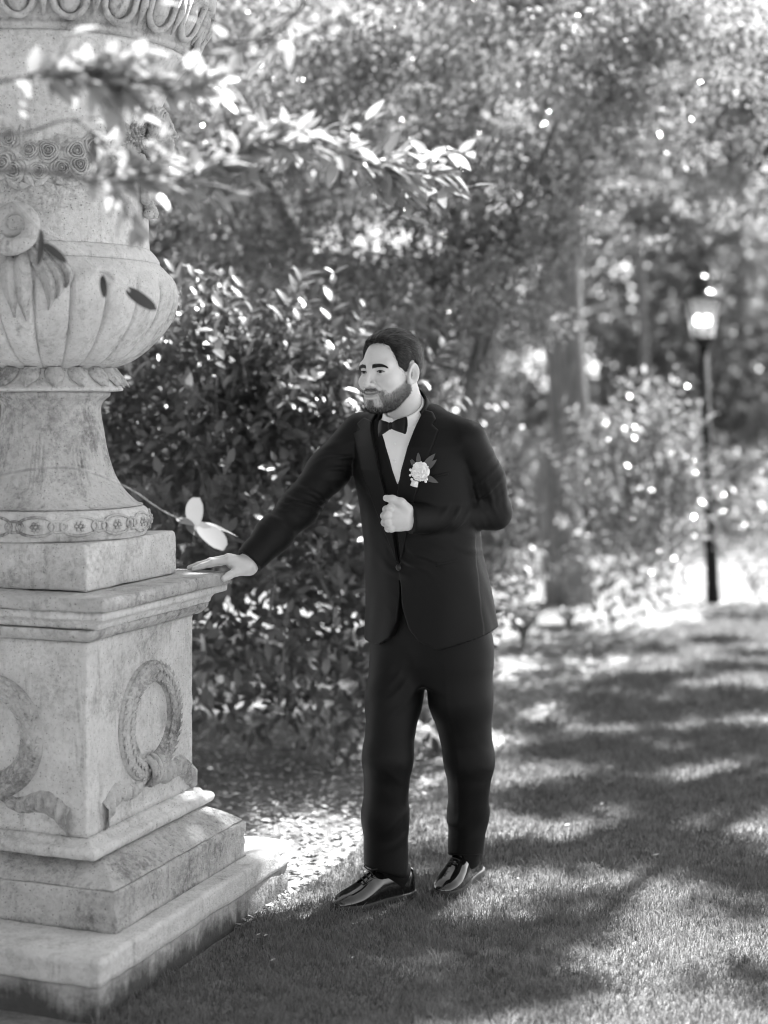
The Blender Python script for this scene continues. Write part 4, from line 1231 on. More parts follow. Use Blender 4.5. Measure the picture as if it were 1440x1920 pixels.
def cap(P, a, b, ra, rb):
    a = np.asarray(a, np.float32); b = np.asarray(b, np.float32)
    d = b - a; t = np.clip((P - a) @ d / max(float(d @ d), 1e-9), 0, 1)
    return np.linalg.norm(P - a - t[:, None] * d, axis=1) - (ra + (rb - ra) * t)
def chain(P, pts, rad, k=0.02):
    out = None
    for i in range(len(pts) - 1):
        d = cap(P, pts[i], pts[i + 1], rad[i], rad[i + 1]); out = d if out is None else smin(out, d, k)
    return out
def ell(P, c, r):
    q = (P - np.asarray(c, np.float32)); r = np.asarray(r, np.float32)
    k0 = np.linalg.norm(q / r, axis=1); k1 = np.linalg.norm(q / (r * r), axis=1)
    return k0 * (k0 - 1) / np.maximum(k1, 1e-6)
def smin(a, b, k):
    h = np.clip(0.5 + 0.5 * (b - a) / k, 0, 1); return b + (a - b) * h - k * h * (1 - h)
def smax(a, b, k): return -smin(-a, -b, k)
def poly2(u, z, pts):
    """signed distance to a polygon, negative inside"""
    pts = np.asarray(pts, np.float32); n = len(pts)
    d = np.full(u.shape, 1e9, np.float32); sgn = np.ones(u.shape, np.float32)
    for i in range(n):
        a = pts[i]; b = pts[i - 1]; e = b - a
        wx = u - a[0]; wz = z - a[1]
        t = np.clip((wx * e[0] + wz * e[1]) / (e @ e + 1e-12), 0, 1)
        d = np.minimum(d, (wx - e[0] * t) ** 2 + (wz - e[1] * t) ** 2)
        c1 = z >= a[1]; c2 = z < b[1]; c3 = e[0] * wz > e[1] * wx
        flip = (c1 & c2 & c3) | (~c1 & ~c2 & ~c3)
        sgn = np.where(flip, -sgn, sgn)
    return sgn * np.sqrt(d)

# ------------------------------------------------------------------ materials of the figure
def skin_mat():
    m, nt, b, out = new_mat("skin"); N = NT(nt)
    bd = N.n("ShaderNodeAttribute", attribute_name="beard"); lp = N.n("ShaderNodeAttribute", attribute_name="lip")
    v = N.coord(); mo = N.noise(v, 24, 5, 0.6); po = N.noise(v, 420, 3, 0.6); st = N.noise(v, 900, 2, 0.5)
    c = N.mix(N.ramp(mo, [(0.3, 0), (0.7, 1)]), 0.50, 0.58)
    c = N.mix(lp.outputs["Fac"], c, 0.27)
    f = N.math('MULTIPLY', bd.outputs["Fac"], N.ramp(st, [(0.25, 0.55), (0.65, 1.0)]))
    c = N.mix(f, c, 0.032)
    N.l(c, b.inputs["Base Color"]); b.inputs["Roughness"].default_value = 0.5; b.inputs["Specular IOR Level"].default_value = 0.4
    b.inputs["Subsurface Weight"].default_value = 0.12; b.inputs["Subsurface Radius"].default_value = (0.006, 0.006, 0.006); b.inputs["Subsurface Scale"].default_value = 1.0
    N.bump(N.math('ADD', po, mo), 0.12, 0.002, b)
skin_mat()
def cloth_mat(name, v, rough, weave=900, bump=0.25, sheen=0.25, var=0.12):
    m, nt, b, out = new_mat(name); N = NT(nt)
    vv = N.coord(); w = N.noise(vv, weave, 3, 0.6); big = N.noise(vv, 8, 4, 0.6)
    N.l(N.mix(big, v * (1 - var), v * (1 + var)), b.inputs["Base Color"])
    b.inputs["Roughness"].default_value = rough; b.inputs["Specular IOR Level"].default_value = 0.2
    b.inputs["Sheen Weight"].default_value = sheen; b.inputs["Sheen Roughness"].default_value = 0.4; b.inputs["Sheen Tint"].default_value = g(0.5)
    N.bump(w, bump, 0.0015, b)
cloth_mat("suit", 0.0036, 0.55, sheen=0.015)
cloth_mat("waistcoat_cloth", 0.007, 0.8, sheen=0.03)
cloth_mat("shirt_cloth", 0.86, 0.8, sheen=0.0, var=0.02)
cloth_mat("bow_satin", 0.006, 0.45, sheen=0.05)
simple_mat("patent", 0.006, 0.07, 0.5, coat=1.0)
simple_mat("sole_rubber", 0.035, 0.6, 0.4)
simple_mat("lace", 0.02, 0.7, 0.3)
simple_mat("hair_dark", 0.009, 0.6, 0.2)
m, nt, b, out = new_mat("hair_strand"); N_ = NT(nt); a_ = N_.n("ShaderNodeAttribute", attribute_name="tone")
N_.l(N_.mix(a_.outputs["Fac"], 0.006, 0.045), b.inputs["Base Color"]); b.inputs["Roughness"].default_value = 0.34; b.inputs["Specular IOR Level"].default_value = 0.38
simple_mat("beard_hair", 0.012, 0.55, 0.25)
simple_mat("button_black", 0.01, 0.3, 0.5)
m, nt, b, out = new_mat("eye"); N_ = NT(nt)
ir = N_.n("ShaderNodeAttribute", attribute_name="iris")
N_.l(N_.mix(ir.outputs["Fac"], 0.42, 0.010), b.inputs["Base Color"]); b.inputs["Roughness"].default_value = 0.12

# ------------------------------------------------------------------ figure layout (metres, world)
BASE = np.array((0.13, 4.93, 0.0))
YAW = R(32)
FW = np.array((-math.sin(YAW), -math.cos(YAW), 0.0)); LF_ = np.array((math.cos(YAW), -math.sin(YAW), 0.0))
TT = np.array([  # z, cx, cy, half width, front depth, back depth
    (0.66, 0.160, 4.960, 0.226, 0.170, 0.165), (0.80, 0.150, 4.950, 0.218, 0.162, 0.160), (0.95, 0.138, 4.940, 0.201, 0.152, 0.142),
    (1.08, 0.124, 4.926, 0.187, 0.146, 0.128), (1.20, 0.112, 4.912, 0.192, 0.150, 0.128), (1.32, 0.100, 4.897, 0.206, 0.146, 0.130),
    (1.39, 0.094, 4.887, 0.200, 0.128, 0.120), (1.44, 0.090, 4.878, 0.168, 0.104, 0.105), (1.485, 0.085, 4.872, 0.105, 0.074, 0.085), (1.53, 0.080, 4.866, 0.070, 0.045, 0.070)], np.float32)
SL = np.array((0.248, 4.775, 1.412)); SR = np.array((-0.070, 4.972, 1.428)); NB = np.array((0.085, 4.872, 1.478))
EL = at(926, 960, 4.86); WL = at(770, 973, 4.735)
ER = at(560, 952, 4.93); WR = at(468, 1050, 4.83)

def loft(P, T, e=2.25):
    z = P[:, 2]
    g_ = [np.interp(z, T[:, 0], T[:, k]).astype(np.float32) for k in range(1, 6)]
    dx = P[:, 0] - g_[0]; dy = P[:, 1] - g_[1]
    u = dx * LF_[0] + dy * LF_[1]; v = dx * FW[0] + dy * FW[1]
    d = np.where(v > 0, g_[3], g_[4])
    q = (np.abs(u / g_[2]) ** e + np.abs(v / d) ** e) ** (1 / e)
    r = np.sqrt(u * u + v * v)
    return np.where(q < 0.05, -np.minimum(g_[2], d), r * (1 - 1 / np.maximum(q, 0.05)))

def torso(P):
    d = loft(P, TT)
    d = smax(d, P[:, 2] - 1.512, 0.02)
    d = smin(d, cap(P, NB, SL, 0.052, 0.058), 0.040)
    d = smin(d, cap(P, NB, SR, 0.052, 0.058), 0.040)
    return d
def tuv(P):
    dx = P[:, 0] - 0.115; dy = P[:, 1] - 4.91
    return dx * LF_[0] + dy * LF_[1], dx * FW[0] + dy * FW[1]

def on_torso(px, py, off=0.0):
    """where the sight line through a measured place meets the jacket"""
    d = 4.3
    for _ in range(60):
        p = at(px, py, d); s = float(torso(p[None].astype(np.float32))[0]) - off
        d += s * 0.7
        if d > 5.4: break
    return at(px, py, d)
def uz(pts):
    out = []
    for px, py in pts:
        p = on_torso(px, py); u, _ = tuv(p[None]); out.append((float(u[0]), float(p[2])))
    return out

JACKET_V = uz([(697, 790), (705, 845), (724, 930), (738, 1005), (746, 1058), (750, 1058), (748, 1000), (746, 925), (757, 868), (775, 812), (795, 770)])
JACKET_V = [JACKET_V[0]] + JACKET_V[1:] + [(0.055, 1.60), (-0.075, 1.60)]
VEST_V = uz([(708, 790), (717, 830), (726, 865), (741, 910), (757, 864), (775, 812), (795, 770)]) + [(0.06, 1.60), (-0.06, 1.60)]
FRONT_CUT = uz([(747, 1075), (748, 1120), (743, 1165), (730, 1195), (705, 1212)]) + [(uz([(705, 1212)])[0][0], 0.70), (uz([(812, 1212)])[0][0] + 0.02, 0.70)] + uz([(812, 1214), (785, 1203), (766, 1178), (755, 1140), (750, 1090)])
LAPEL_L = uz([(797, 768), (812, 772), (818, 786), (811, 796), (823, 807), (810, 842), (790, 893), (766, 985), (752, 1056), (747, 1000), (746, 925), (757, 868), (775, 812)])
LAPEL_R = uz([(697, 790), (684, 783), (670, 795), (678, 806), (664, 812), (676, 865), (696, 930), (728, 1012), (745, 1056), (738, 1005), (724, 930), (705, 845)])

def wrinkle(P, c, axis, lam, amp, rad, ph=0.0, bend=None):
    """a handful of uneven folds round a point; the phase is warped so that no two run alike"""
    q = P - np.asarray(c, np.float32); ax_ = unit(np.array(axis, float)); s = q @ np.asarray(ax_, np.float32)
    o = np.asarray(unit(np.cross(ax_, (0.3, 0.9, 0.31))), np.float32); t = q @ o
    if bend is not None: s = s + 0.35 * np.abs(q @ np.asarray(unit(np.array(bend, float)), np.float32))
    s = s + 0.20 * lam * np.sin(t * 38 + ph * 3) + 0.25 * t * math.sin(ph * 5 + 1)
    env = np.exp(-(np.sum(q * q, 1)) / (rad * rad)) * (0.55 + 0.45 * np.sin(t * 24 + s * 17 + ph * 7))
    w = np.sin(2 * np.pi * s / lam * (1 + 0.25 * np.sin(s * 21 + ph)) + ph)
    return amp * env * (0.6 * w + 0.4 * (1 - 2 * np.abs(w)))
def drape(P, amp, seed):
    r_ = np.random.default_rng(seed); out = 0
    for lam in (0.20, 0.14, 0.10, 0.075, 0.055):
        k = unit(r_.normal(0, 1, 3) * np.array((1, 1, 0.6))) * 2 * np.pi / lam
        out = out + lam * np.sin(P @ k.astype(np.float32) + r_.uniform(0, 6))
    return (out * amp / 0.14).astype(np.float32)

UPL = unit(EL - SL); FOL = unit(WL - EL); UPR = unit(ER - SR); FOR_ = unit(WR - ER)
def arm_l(P):
    d = chain(P, [SL, SL * 0.45 + EL * 0.55 + np.array((0.012, 0, 0)), EL, EL * 0.45 + WL * 0.55, WL], [0.060, 0.056, 0.052, 0.049, 0.045], 0.022)
    d = d + wrinkle(P, EL + np.array((-0.03, -0.04, 0.02)), UPL * 0.6 + FOL * 0.5 + np.array((0, 0, 0.4)), 0.034, 0.0080, 0.070, 0.5, (0, 0, 1)) + drape(P, 0.0004, 3)
    d = d + wrinkle(P, EL * 0.55 + WL * 0.45 + np.array((0, -0.04, 0)), FOL + np.array((0, 0, 0.5)), 0.040, 0.0050, 0.06, 1.0)
    d = d + wrinkle(P, SL * 0.4 + EL * 0.6 + np.array((0, -0.04, 0)), UPL + np.array((0.5, 0, 0)), 0.045, 0.0050, 0.07, 2.0)
    return np.maximum(d, (P - WL.astype(np.float32)) @ FOL.astype(np.float32) - 0.004)
def arm_r(P):
    d = chain(P, [SR, SR * 0.5 + ER * 0.5 + np.array((-0.004, 0, 0.0)), ER, ER * 0.5 + WR * 0.5, WR], [0.064, 0.062, 0.056, 0.052, 0.0465], 0.03)
    d = d + wrinkle(P, ER + np.array((0.03, -0.03, 0.03)), UPR, 0.036, 0.0075, 0.075, 0.2, (0, 0, 1)) + drape(P, 0.0004, 4)
    d = d + wrinkle(P, SR * 0.75 + ER * 0.25 + np.array((0, -0.05, -0.03)), UPR * 0.8 + np.array((0.6, 0, 0)), 0.040, 0.0060, 0.07, 1.2)
    d = d + wrinkle(P, ER * 0.5 + WR * 0.5, FOR_, 0.05, 0.003, 0.07, 2.2)
    return np.maximum(d, (P - WR.astype(np.float32)) @ FOR_.astype(np.float32) - 0.004)

def hem(P): return 0.782 + 0.30 * np.maximum(0, P[:, 0] - 0.165) + 0.02 * np.maximum(0, 0.02 - P[:, 0])
def jacket_f(P):
    P = P.astype(np.float32); t = torso(P); u, v = tuv(P); z = P[:, 2]
    t = t + drape(P, 0.0011, 5) * (0.3 + 0.7 * (1 - sstep(1.25, 1.40, z)))
    t = t + wrinkle(P, at(760, 1075, 4.77), (0.75, 0, 0.65), 0.055, 0.0070, 0.09, 0.0) + wrinkle(P, at(870, 1010, 4.80), (0.3, 0, 1), 0.05, 0.006, 0.08, 0.6)
    t = t + wrinkle(P, at(690, 900, 4.86), (0.8, 0, 0.5), 0.05, 0.004, 0.07, 0.4)
    # the V over shirt and waistcoat, and the cut-away front
    pv = poly2(u, z, JACKET_V); t = np.where(v > 0, smax(t, np.maximum(-pv, -(t + 0.030)), 0.003), t)
    pf = poly2(u, z, FRONT_CUT); t = np.where(v > 0, smax(t, np.maximum(-pf, -(t + 0.032)), 0.004), t)
    # edge of the closed front
    t = t - 0.0022 * np.where((v > 0) & (z < 1.12), 1.0 / (1 + np.exp(-(u - UB) / 0.0012)), 0)
    # side vent at the back
    al = arm_l(P); ar = arm_r(P)
    d = smin(t, al, 0.009); d = smin(d, ar, 0.010)
    seam = np.exp(-((t - al) / 0.004) ** 2) + np.exp(-((t - ar) / 0.004) ** 2)
    d = d + 0.0016 * np.minimum(seam, 1) * (z > 1.30)
    return np.maximum(d, hem(P) - z)
UB = uz([(748, 1063)])[0][0]

def panel_f(poly, lift, depth):
    def f(P):
        P = P.astype(np.float32); t = torso(P); u, v = tuv(P)
        return smax(np.maximum(t - lift, -(t + depth)), np.maximum(poly2(u, P[:, 2], poly), -v), 0.0025)
    return f

person = None
def part(name, V, F, mat, parent, sm=True):
    return link_mesh(name, np_mesh(name, V - BASE, F, sm), MATS[mat], parent)

# ------------------------------------------------------------------ head
HC = np.array((0.0185, 4.785, 1.617)); HYAW = R(40)
_hf = np.array((-math.sin(HYAW), -math.cos(HYAW), 0.0)); _hl = np.array((math.cos(HYAW), -math.sin(HYAW), 0.0))
_pitch = R(-3); _hf = _hf * math.cos(_pitch) + np.array((0, 0, math.sin(_pitch))); _hu = np.cross(_hl, _hf); _hu = np.array((0, 0, 1.0)) if abs(_hu[2]) < 0.5 else _hu * np.sign(_hu[2])
_roll = R(1.0)
_l2 = _hl * math.cos(_roll) + _hu * math.sin(_roll); _u2 = _hu * math.cos(_roll) - _hl * math.sin(_roll)
HM = np.stack((_l2, _hf, _u2), 1)          # columns: head x (his left), y (face), z (up)
def to_head(p): return (np.asarray(p) - HC) @ HM
def from_head(q): return np.asarray(q) @ HM.T + HC
NECK_L = to_head(np.array((0.078, 4.862, 1.455)))

def skull(P):
    d = ell(P, (0, -0.014, 0.030), (0.0745, 0.097, 0.080))
    d = smin(d, ell(P, (0, 0.028, -0.028), (0.0635, 0.062, 0.085)), 0.03)
    return d
def head_f(P, ears=True, neck=True):
    P = P.astype(np.float32); A = P.copy(); A[:, 0] = np.abs(A[:, 0])
    d = skull(P)
    d = smin(d, ell(P, (0, 0.040, -0.078), (0.049, 0.048, 0.038)), 0.025)
    d = smin(d, cap(A, (0.054, -0.004, -0.058), (0.020, 0.070, -0.096), 0.014, 0.014), 0.03)
    d = smin(d, ell(P, (0, 0.078, -0.097), (0.024, 0.019, 0.019)), 0.02)
    d = smin(d, ell(A, (0.043, 0.062, -0.030), (0.024, 0.022, 0.020)), 0.02)      # cheeks, lifted by the smile
    d = smin(d, cap(A, (0.010, 0.084, 0.018), (0.046, 0.068, 0.020), 0.010, 0.011), 0.016)   # brow
    d = smin(d, ell(P, (0, 0.074, -0.060), (0.034, 0.024, 0.026)), 0.02)          # muzzle
    d = smax(d, -ell(A, (0.032, 0.094, 0.000), (0.0185, 0.0165, 0.0125)), 0.009)  # sockets
    d = smin(d, cap(P, (0, 0.087, 0.010), (0, 0.111, -0.031), 0.0068, 0.0085), 0.015)     # nose
    d = smin(d, ell(P, (0, 0.1115, -0.0355), (0.0095, 0.0100, 0.0085)), 0.006)
    d = smin(d, ell(A, (0.0125, 0.0985, -0.0385), (0.0068, 0.0100, 0.0072)), 0.006)
    d = smax(d, -ell(A, (0.0095, 0.1025, -0.0462), (0.0062, 0.0076, 0.0058)), 0.002)
    d = d + 0.0026 * np.exp(-((np.linalg.norm(A - np.array((0.0115, 0.0985, -0.0375), np.float32), axis=1) - 0.0125) / 0.0028) ** 2) * (A[:, 0] > 0.014) * (P[:, 1] < 0.1)
    # lids and eyes
    lid = ell(A, (0.0320, 0.0725, -0.001), (0.0150, 0.0150, 0.0135)); d = smin(d, lid, 0.005)
    sl = -0.0005 - 7.0 * (A[:, 0] - 0.033) ** 2
    d = smax(d, -np.maximum(np.maximum(np.abs(P[:, 2] - sl) - 0.0032 * np.sqrt(np.clip(1 - ((A[:, 0] - 0.0325) / 0.0135) ** 2, 0, 1)), np.abs(A[:, 0] - 0.0325) - 0.0135), 0.0795 - P[:, 1]), 0.0015)
    d = smin(d, cap(A, (0.019, 0.0835, 0.0052), (0.045, 0.0735, 0.0040), 0.0026, 0.0026), 0.004)   # upper lid fold
    # mouth: closed smile
    cx = A[:, 0]
    zl = -0.0650 + 7.0 * cx ** 2
    yl = 0.0975 - 10.0 * cx ** 2
    k = np.clip(1 - (cx / 0.029) ** 2, 0, 1)
    up_ = np.sqrt((P[:, 1] - yl + 0.002) ** 2 + (P[:, 2] - zl - 0.0034) ** 2) - 0.0048 * np.sqrt(k)
    lo_ = np.sqrt((P[:, 1] - yl + 0.002) ** 2 + (P[:, 2] - zl + 0.0052) ** 2) - 0.0068 * np.sqrt(k)
    d = smin(d, np.where(k > 0, up_, 1.0), 0.004); d = smin(d, np.where(k > 0, lo_, 1.0), 0.004)
    cr = np.sqrt(((P[:, 1] - yl - 0.001) * 0.5) ** 2 + (P[:, 2] - zl) ** 2) - 0.0023
    d = smax(d, -np.where(cx < 0.031, cr, 1.0), 0.002)
    d = d + 0.0030 * np.exp(-((P[:, 2] + 0.040 + 1.1 * (cx - 0.024)) / 0.0045) ** 2) * np.exp(-((cx - 0.029) / 0.010) ** 2) * (P[:, 1] > 0.05)   # smile fold
    if ears:
        c0 = np.array((0.0755, -0.0105, -0.0105), np.float32); q = A - c0
        ca, sa = math.cos(0.30), math.sin(0.30)
        qy = q[:, 1] * ca + q[:, 2] * sa; qz = -q[:, 1] * sa + q[:, 2] * ca
        qx = q[:, 0] - 0.35 * np.clip(-qy, 0, 0.03)
        rim_ = np.sqrt((qy / 0.0180) ** 2 + ((qz + 0.10 * np.abs(qy)) / 0.0300) ** 2)
        plate = np.maximum((rim_ - 1) * 0.019, np.abs(qx) - 0.0045)
        helix = np.sqrt(((rim_ - 0.90) * 0.019) ** 2 + (qx - 0.0035) ** 2) - 0.0036
        helix = np.where(qz < -0.021, np.maximum(helix, plate), helix)
        bowl_ = np.sqrt((qx - 0.006) ** 2 + ((qy - 0.002) * 0.85) ** 2 + ((qz + 0.003) * 0.58) ** 2) - 0.0108
        e = smin(smax(plate, -bowl_, 0.002), helix, 0.004)
        e = smin(e, ell(np.stack((qx, qy, qz), 1), (0.0, 0.004, -0.026), (0.006, 0.009, 0.009)), 0.004)
        d = smin(d, e, 0.006)
    if neck:
        nb = NECK_L
        d = smin(d, cap(P, (0, -0.034, -0.035), nb, 0.054, 0.060), 0.020)
    return d

def sstep(a, b, x):
    t = np.clip((x - a) / (b - a), 0, 1); return t * t * (3 - 2 * t)
def beard_w(Q):
    x = np.abs(Q[:, 0]); y = Q[:, 1]; z = Q[:, 2]
    line = np.interp(y, [-0.02, 0.010, 0.030, 0.050, 0.066, 0.080], [-0.004, -0.022, -0.036, -0.046, -0.056, -0.058])
    jaw = sstep(0.0, 0.016, line - z) * sstep(-0.150, -0.118, z) * sstep(-0.035, -0.012, y)
    fade = 0.70 + 0.30 * sstep(0.01, 0.045, line - z)
    w = jaw * fade
    lipm = np.exp(-(((x) / 0.030) ** 2) ** 2) * np.exp(-((z + 0.0685 - 5.0 * x * x) / 0.0105) ** 4) * (y > 0.065)
    patch = np.exp(-((x - 0.023) / 0.012) ** 4) * np.exp(-((z + 0.090) / 0.014) ** 4) * (y > 0.045)
    w = w * (1 - np.clip(lipm * 1.6, 0, 1)) * (1 - 0.75 * patch)
    mo = np.exp(-((z + 0.0535 + 6.0 * np.clip(x - 0.015, 0, 1) ** 1.6) / 0.0062) ** 4) * (x < 0.038) * sstep(0.064, 0.074, y)
    side = 0.75 * np.exp(-((x - 0.036) / 0.008) ** 2) * sstep(-0.100, -0.088, z) * sstep(0.05, 0.058, -z) * (y > 0.05)
    soul = 0.85 * np.exp(-(x / 0.0095) ** 2) * sstep(0.078, 0.083, -z) * (y > 0.07)
    w = np.clip(np.maximum(np.maximum(w, mo) * (1 - np.clip(lipm * 1.5, 0, 1)), np.maximum(soul, side * 0.95)), 0, 1)
    return w * (head_f(Q, False, False) < 0.003) * ((x < 0.069) | (z < -0.040))

HV, HF = surface_nets(lambda P: head_f(P), (-0.10, -0.125, -0.20), (0.10, 0.135, 0.12), 0.0021); HF = HF[:, ::-1]      # head x points to his left
beard_a = beard_w(HV)
lip_a = np.exp(-(np.abs(HV[:, 0]) / 0.027) ** 6) * np.exp(-((HV[:, 2] + 0.0672 - 3.0 * HV[:, 0] ** 2) / 0.0085) ** 6) * (HV[:, 1] > 0.078)
head_V = from_head(HV)

# ------------------------------------------------------------------ hands
def hand_r_f(P):
    P = P.astype(np.float32)
    K = [(-0.466, 4.793, 1.0490), (-0.470, 4.814, 1.0550), (-0.466, 4.835, 1.0520), (-0.455, 4.854, 1.0430)]
    M = [(-0.512, 4.797, 1.0440), (-0.522, 4.820, 1.0450), (-0.517, 4.842, 1.0430), (-0.498, 4.864, 1.0370)]
    D = [(-0.545, 4.801, 1.0320), (-0.560, 4.826, 1.0330), (-0.553, 4.849, 1.0320), (-0.528, 4.872, 1.0300)]
    E = [(-0.570, 4.805, 1.0235), (-0.588, 4.831, 1.0235), (-0.580, 4.855, 1.0235), (-0.552, 4.879, 1.0225)]
    w = np.array((-0.408, 4.822, 1.030))
    d = cap(P, WR, w, 0.030, 0.030)
    for k in range(4):
        d = smin(d, cap(P, w + np.array((0.0, (k - 1.5) * 0.011, 0.002)), K[k], 0.019, 0.0130), 0.012)
    d = smin(d, ell(P, (-0.440, 4.818, 1.034), (0.034, 0.036, 0.016)), 0.012)
    for k in range(4):
        f = chain(P, [K[k], M[k], D[k], E[k]], [0.0115, 0.0098, 0.0088, 0.0075], 0.005)
        f = smin(f, np.linalg.norm(P - np.array(M[k], np.float32), axis=1) - 0.0103, 0.004)
        d = smin(d, f, 0.0028)
    th = chain(P, [(-0.420, 4.806, 1.020), (-0.444, 4.783, 1.016), (-0.460, 4.765, 1.008), (-0.474, 4.752, 1.000)], [0.018, 0.0135, 0.0112, 0.0095], 0.006)
    d = smin(d, th, 0.009)
    for k in range(4):      # tendons
        q = np.array(K[k]); d = smin(d, cap(P, q + np.array((0.004, 0, 0.006)), w + np.array((-0.01, (k - 1.5) * 0.007, 0.020)), 0.0045, 0.002), 0.010)
    return d
def hand_l_f(P):
    P = P.astype(np.float32); dz = 4.715
    K = [at(732, 953, dz), at(727, 966, dz - 0.003), at(728, 979, dz), at(734, 990, dz + 0.006)]
    M = [at(724, 955, dz + 0.038), at(720, 967, dz + 0.038), at(721, 980, dz + 0.036), at(728, 991, dz + 0.034)]
    D = [at(738, 957, dz + 0.058), at(736, 968, dz + 0.058), at(736, 980, dz + 0.056), at(740, 990, dz + 0.052)]
    w = WL + FOL * 0.012
    d = cap(P, WL - FOL * 0.05, w, 0.028, 0.027)
    for k in range(4):
        a = w + np.array((0, -0.004, (1.5 - k) * 0.011))
        d = smin(d, cap(P, a, K[k], 0.018, 0.0105), 0.007)
    d = smin(d, ell(P, at(750, 970, dz + 0.006), (0.030, 0.020, 0.036)), 0.012)
    for k in range(4):
        f = chain(P, [K[k], M[k], D[k]], [0.0125, 0.0108, 0.0095], 0.004)
        d = smin(d, f, 0.004)
        d = smin(d, np.linalg.norm(P - (K[k] + np.array((-0.001, -0.003, 0))).astype(np.float32), axis=1) - 0.0122, 0.005)
    th = chain(P, [at(766, 958, dz + 0.006), at(752, 943, dz - 0.004), at(736, 936, dz - 0.002), at(724, 934, dz + 0.004)], [0.019, 0.0145, 0.0118, 0.0098], 0.006)
    d = smin(d, th, 0.008)
    return d
def body_core_f(P):
    P = P.astype(np.float32)
    d = np.maximum(torso(P) + 0.045, 0.86 - P[:, 2])
    d = smin(d, chain(P, [SR, ER, WR], [0.045, 0.038, 0.028]), 0.03)
    d = smin(d, chain(P, [SL, EL, WL], [0.045, 0.038, 0.027]), 0.03)
    d = smin(d, chain(P, [HIP_R, KN_R, AN_R], [0.06, 0.045, 0.033]), 0.03)
    d = smin(d, chain(P, [HIP_L, KN_L, AN_L], [0.06, 0.045, 0.033]), 0.03)
    return smin(d, cap(P, (0.078, 4.862, 1.455), (0.06, 4.84, 1.52), 0.055, 0.050), 0.02)
HIP_R = at(752, 1215, 4.975); TH_R = at(738, 1310, 4.915); KN_R = at(727, 1420, 4.855); CA_R = at(722, 1530, 4.88); AN_R = at(724, 1628, 4.885)
HIP_L = at(862, 1215, 4.905); TH_L = at(864, 1310, 4.895); KN_L = at(880, 1425, 4.905); CA_L = at(878, 1525, 4.985); AN_L = at(873, 1600, 5.035)
def ext(ps, m):
    ps = np.array(ps); return ps.min(0) - m, ps.max(0) + m
rV, rF = surface_nets(hand_r_f, *ext([WR, (-0.60, 4.74, 0.99), (-0.44, 4.89, 1.07)], 0.03), 0.0019)
lV, lF = surface_nets(hand_l_f, *ext([WL, at(715, 930, 4.69), at(745, 1000, 4.80)], 0.034), 0.0019)
cV, cF = surface_nets(body_core_f, *ext([ER, WR, SL, EL, AN_R, AN_L, (0.1, 4.85, 1.53)], 0.10), 0.012)
bV = np.concatenate((head_V, rV, lV, cV)); bF = np.concatenate((HF, rF + len(head_V), lF + len(head_V) + len(rV), cF + len(head_V) + len(rV) + len(lV)))
me = np_mesh("person", bV - BASE, bF, True); z0 = np.zeros(len(bV) - len(head_V))
set_attr(me, "beard", np.concatenate((beard_a * 0.95, z0))); set_attr(me, "lip", np.concatenate((lip_a * 0.8, z0)))
person = link_mesh("person", me, MATS["skin"]); person.location = tuple(BASE)
tag(person, "bearded man in dark suit and bow tie resting a hand on the pedestal", "person")

# eyes
for sx in (-1, 1):
    V, F = blob((0, 0, 0), (0.0125, 0.0125, 0.0125), 24); V = np.array(V)
    look = unit(np.array((-0.06, 1.0, -0.02))); iris = sstep(0.86, 0.89, unit(V) @ look)
    o = obj("eye", from_head(V + np.array((sx * 0.0322, 0.0722, -0.001))) - BASE, F, MATS["eye"], person); set_attr(o.data, "iris", iris)

# hair: a shell with a parted, combed surface, and loose strands on it
HAIRLINE = [(0.13, 0.17), (0.097, 0.102), (0.082, 0.095), (0.060, 0.090), (0.049, 0.076), (0.047, 0.040), (0.042, 0.014), (0.036, -0.004), (0.033, -0.026), (0.010, -0.030), (0.006, 0.002), (0.000, 0.022), (-0.016, 0.030), (-0.032, 0.018), (-0.036, -0.020), (-0.032, -0.060), (-0.045, -0.088), (-0.15, -0.092), (-0.15, 0.16)]
def hair_f(P):
    P = P.astype(np.float32)
    d = ell(P, (0, -0.016, 0.032), (0.0765, 0.100, 0.084))
    thick = 0.004 + 0.007 * sstep(0.02, 0.09, P[:, 2]) + 0.006 * sstep(0.03, 0.08, P[:, 1]) * sstep(0.06, 0.10, P[:, 2])
    strands = 0.0005 * np.sin(P[:, 0] * 560 + 90 * P[:, 2] + 2 * np.sin(P[:, 1] * 60)) + 0.0010 * np.sin(P[:, 0] * 230 + P[:, 1] * 60 + 2 * np.sin(P[:, 1] * 45))
    d = d - thick - strands * sstep(0.0, 0.05, P[:, 2])
    m = poly2(P[:, 1] + 0.05 * np.clip(np.abs(P[:, 0]) - 0.03, 0, 0.03), P[:, 2], HAIRLINE) + 0.0015 * np.sin(P[:, 0] * 340) + 0.001 * np.sin(P[:, 2] * 500)
    return np.maximum(smax(d, m, 0.006), -(d + 0.03))
hV, hF = surface_nets(hair_f, (-0.11, -0.145, -0.11), (0.11, 0.125, 0.145), 0.0024)
hF = hF[:, ::-1]
hair = part("hair", from_head(hV), hF, "hair_dark", person)

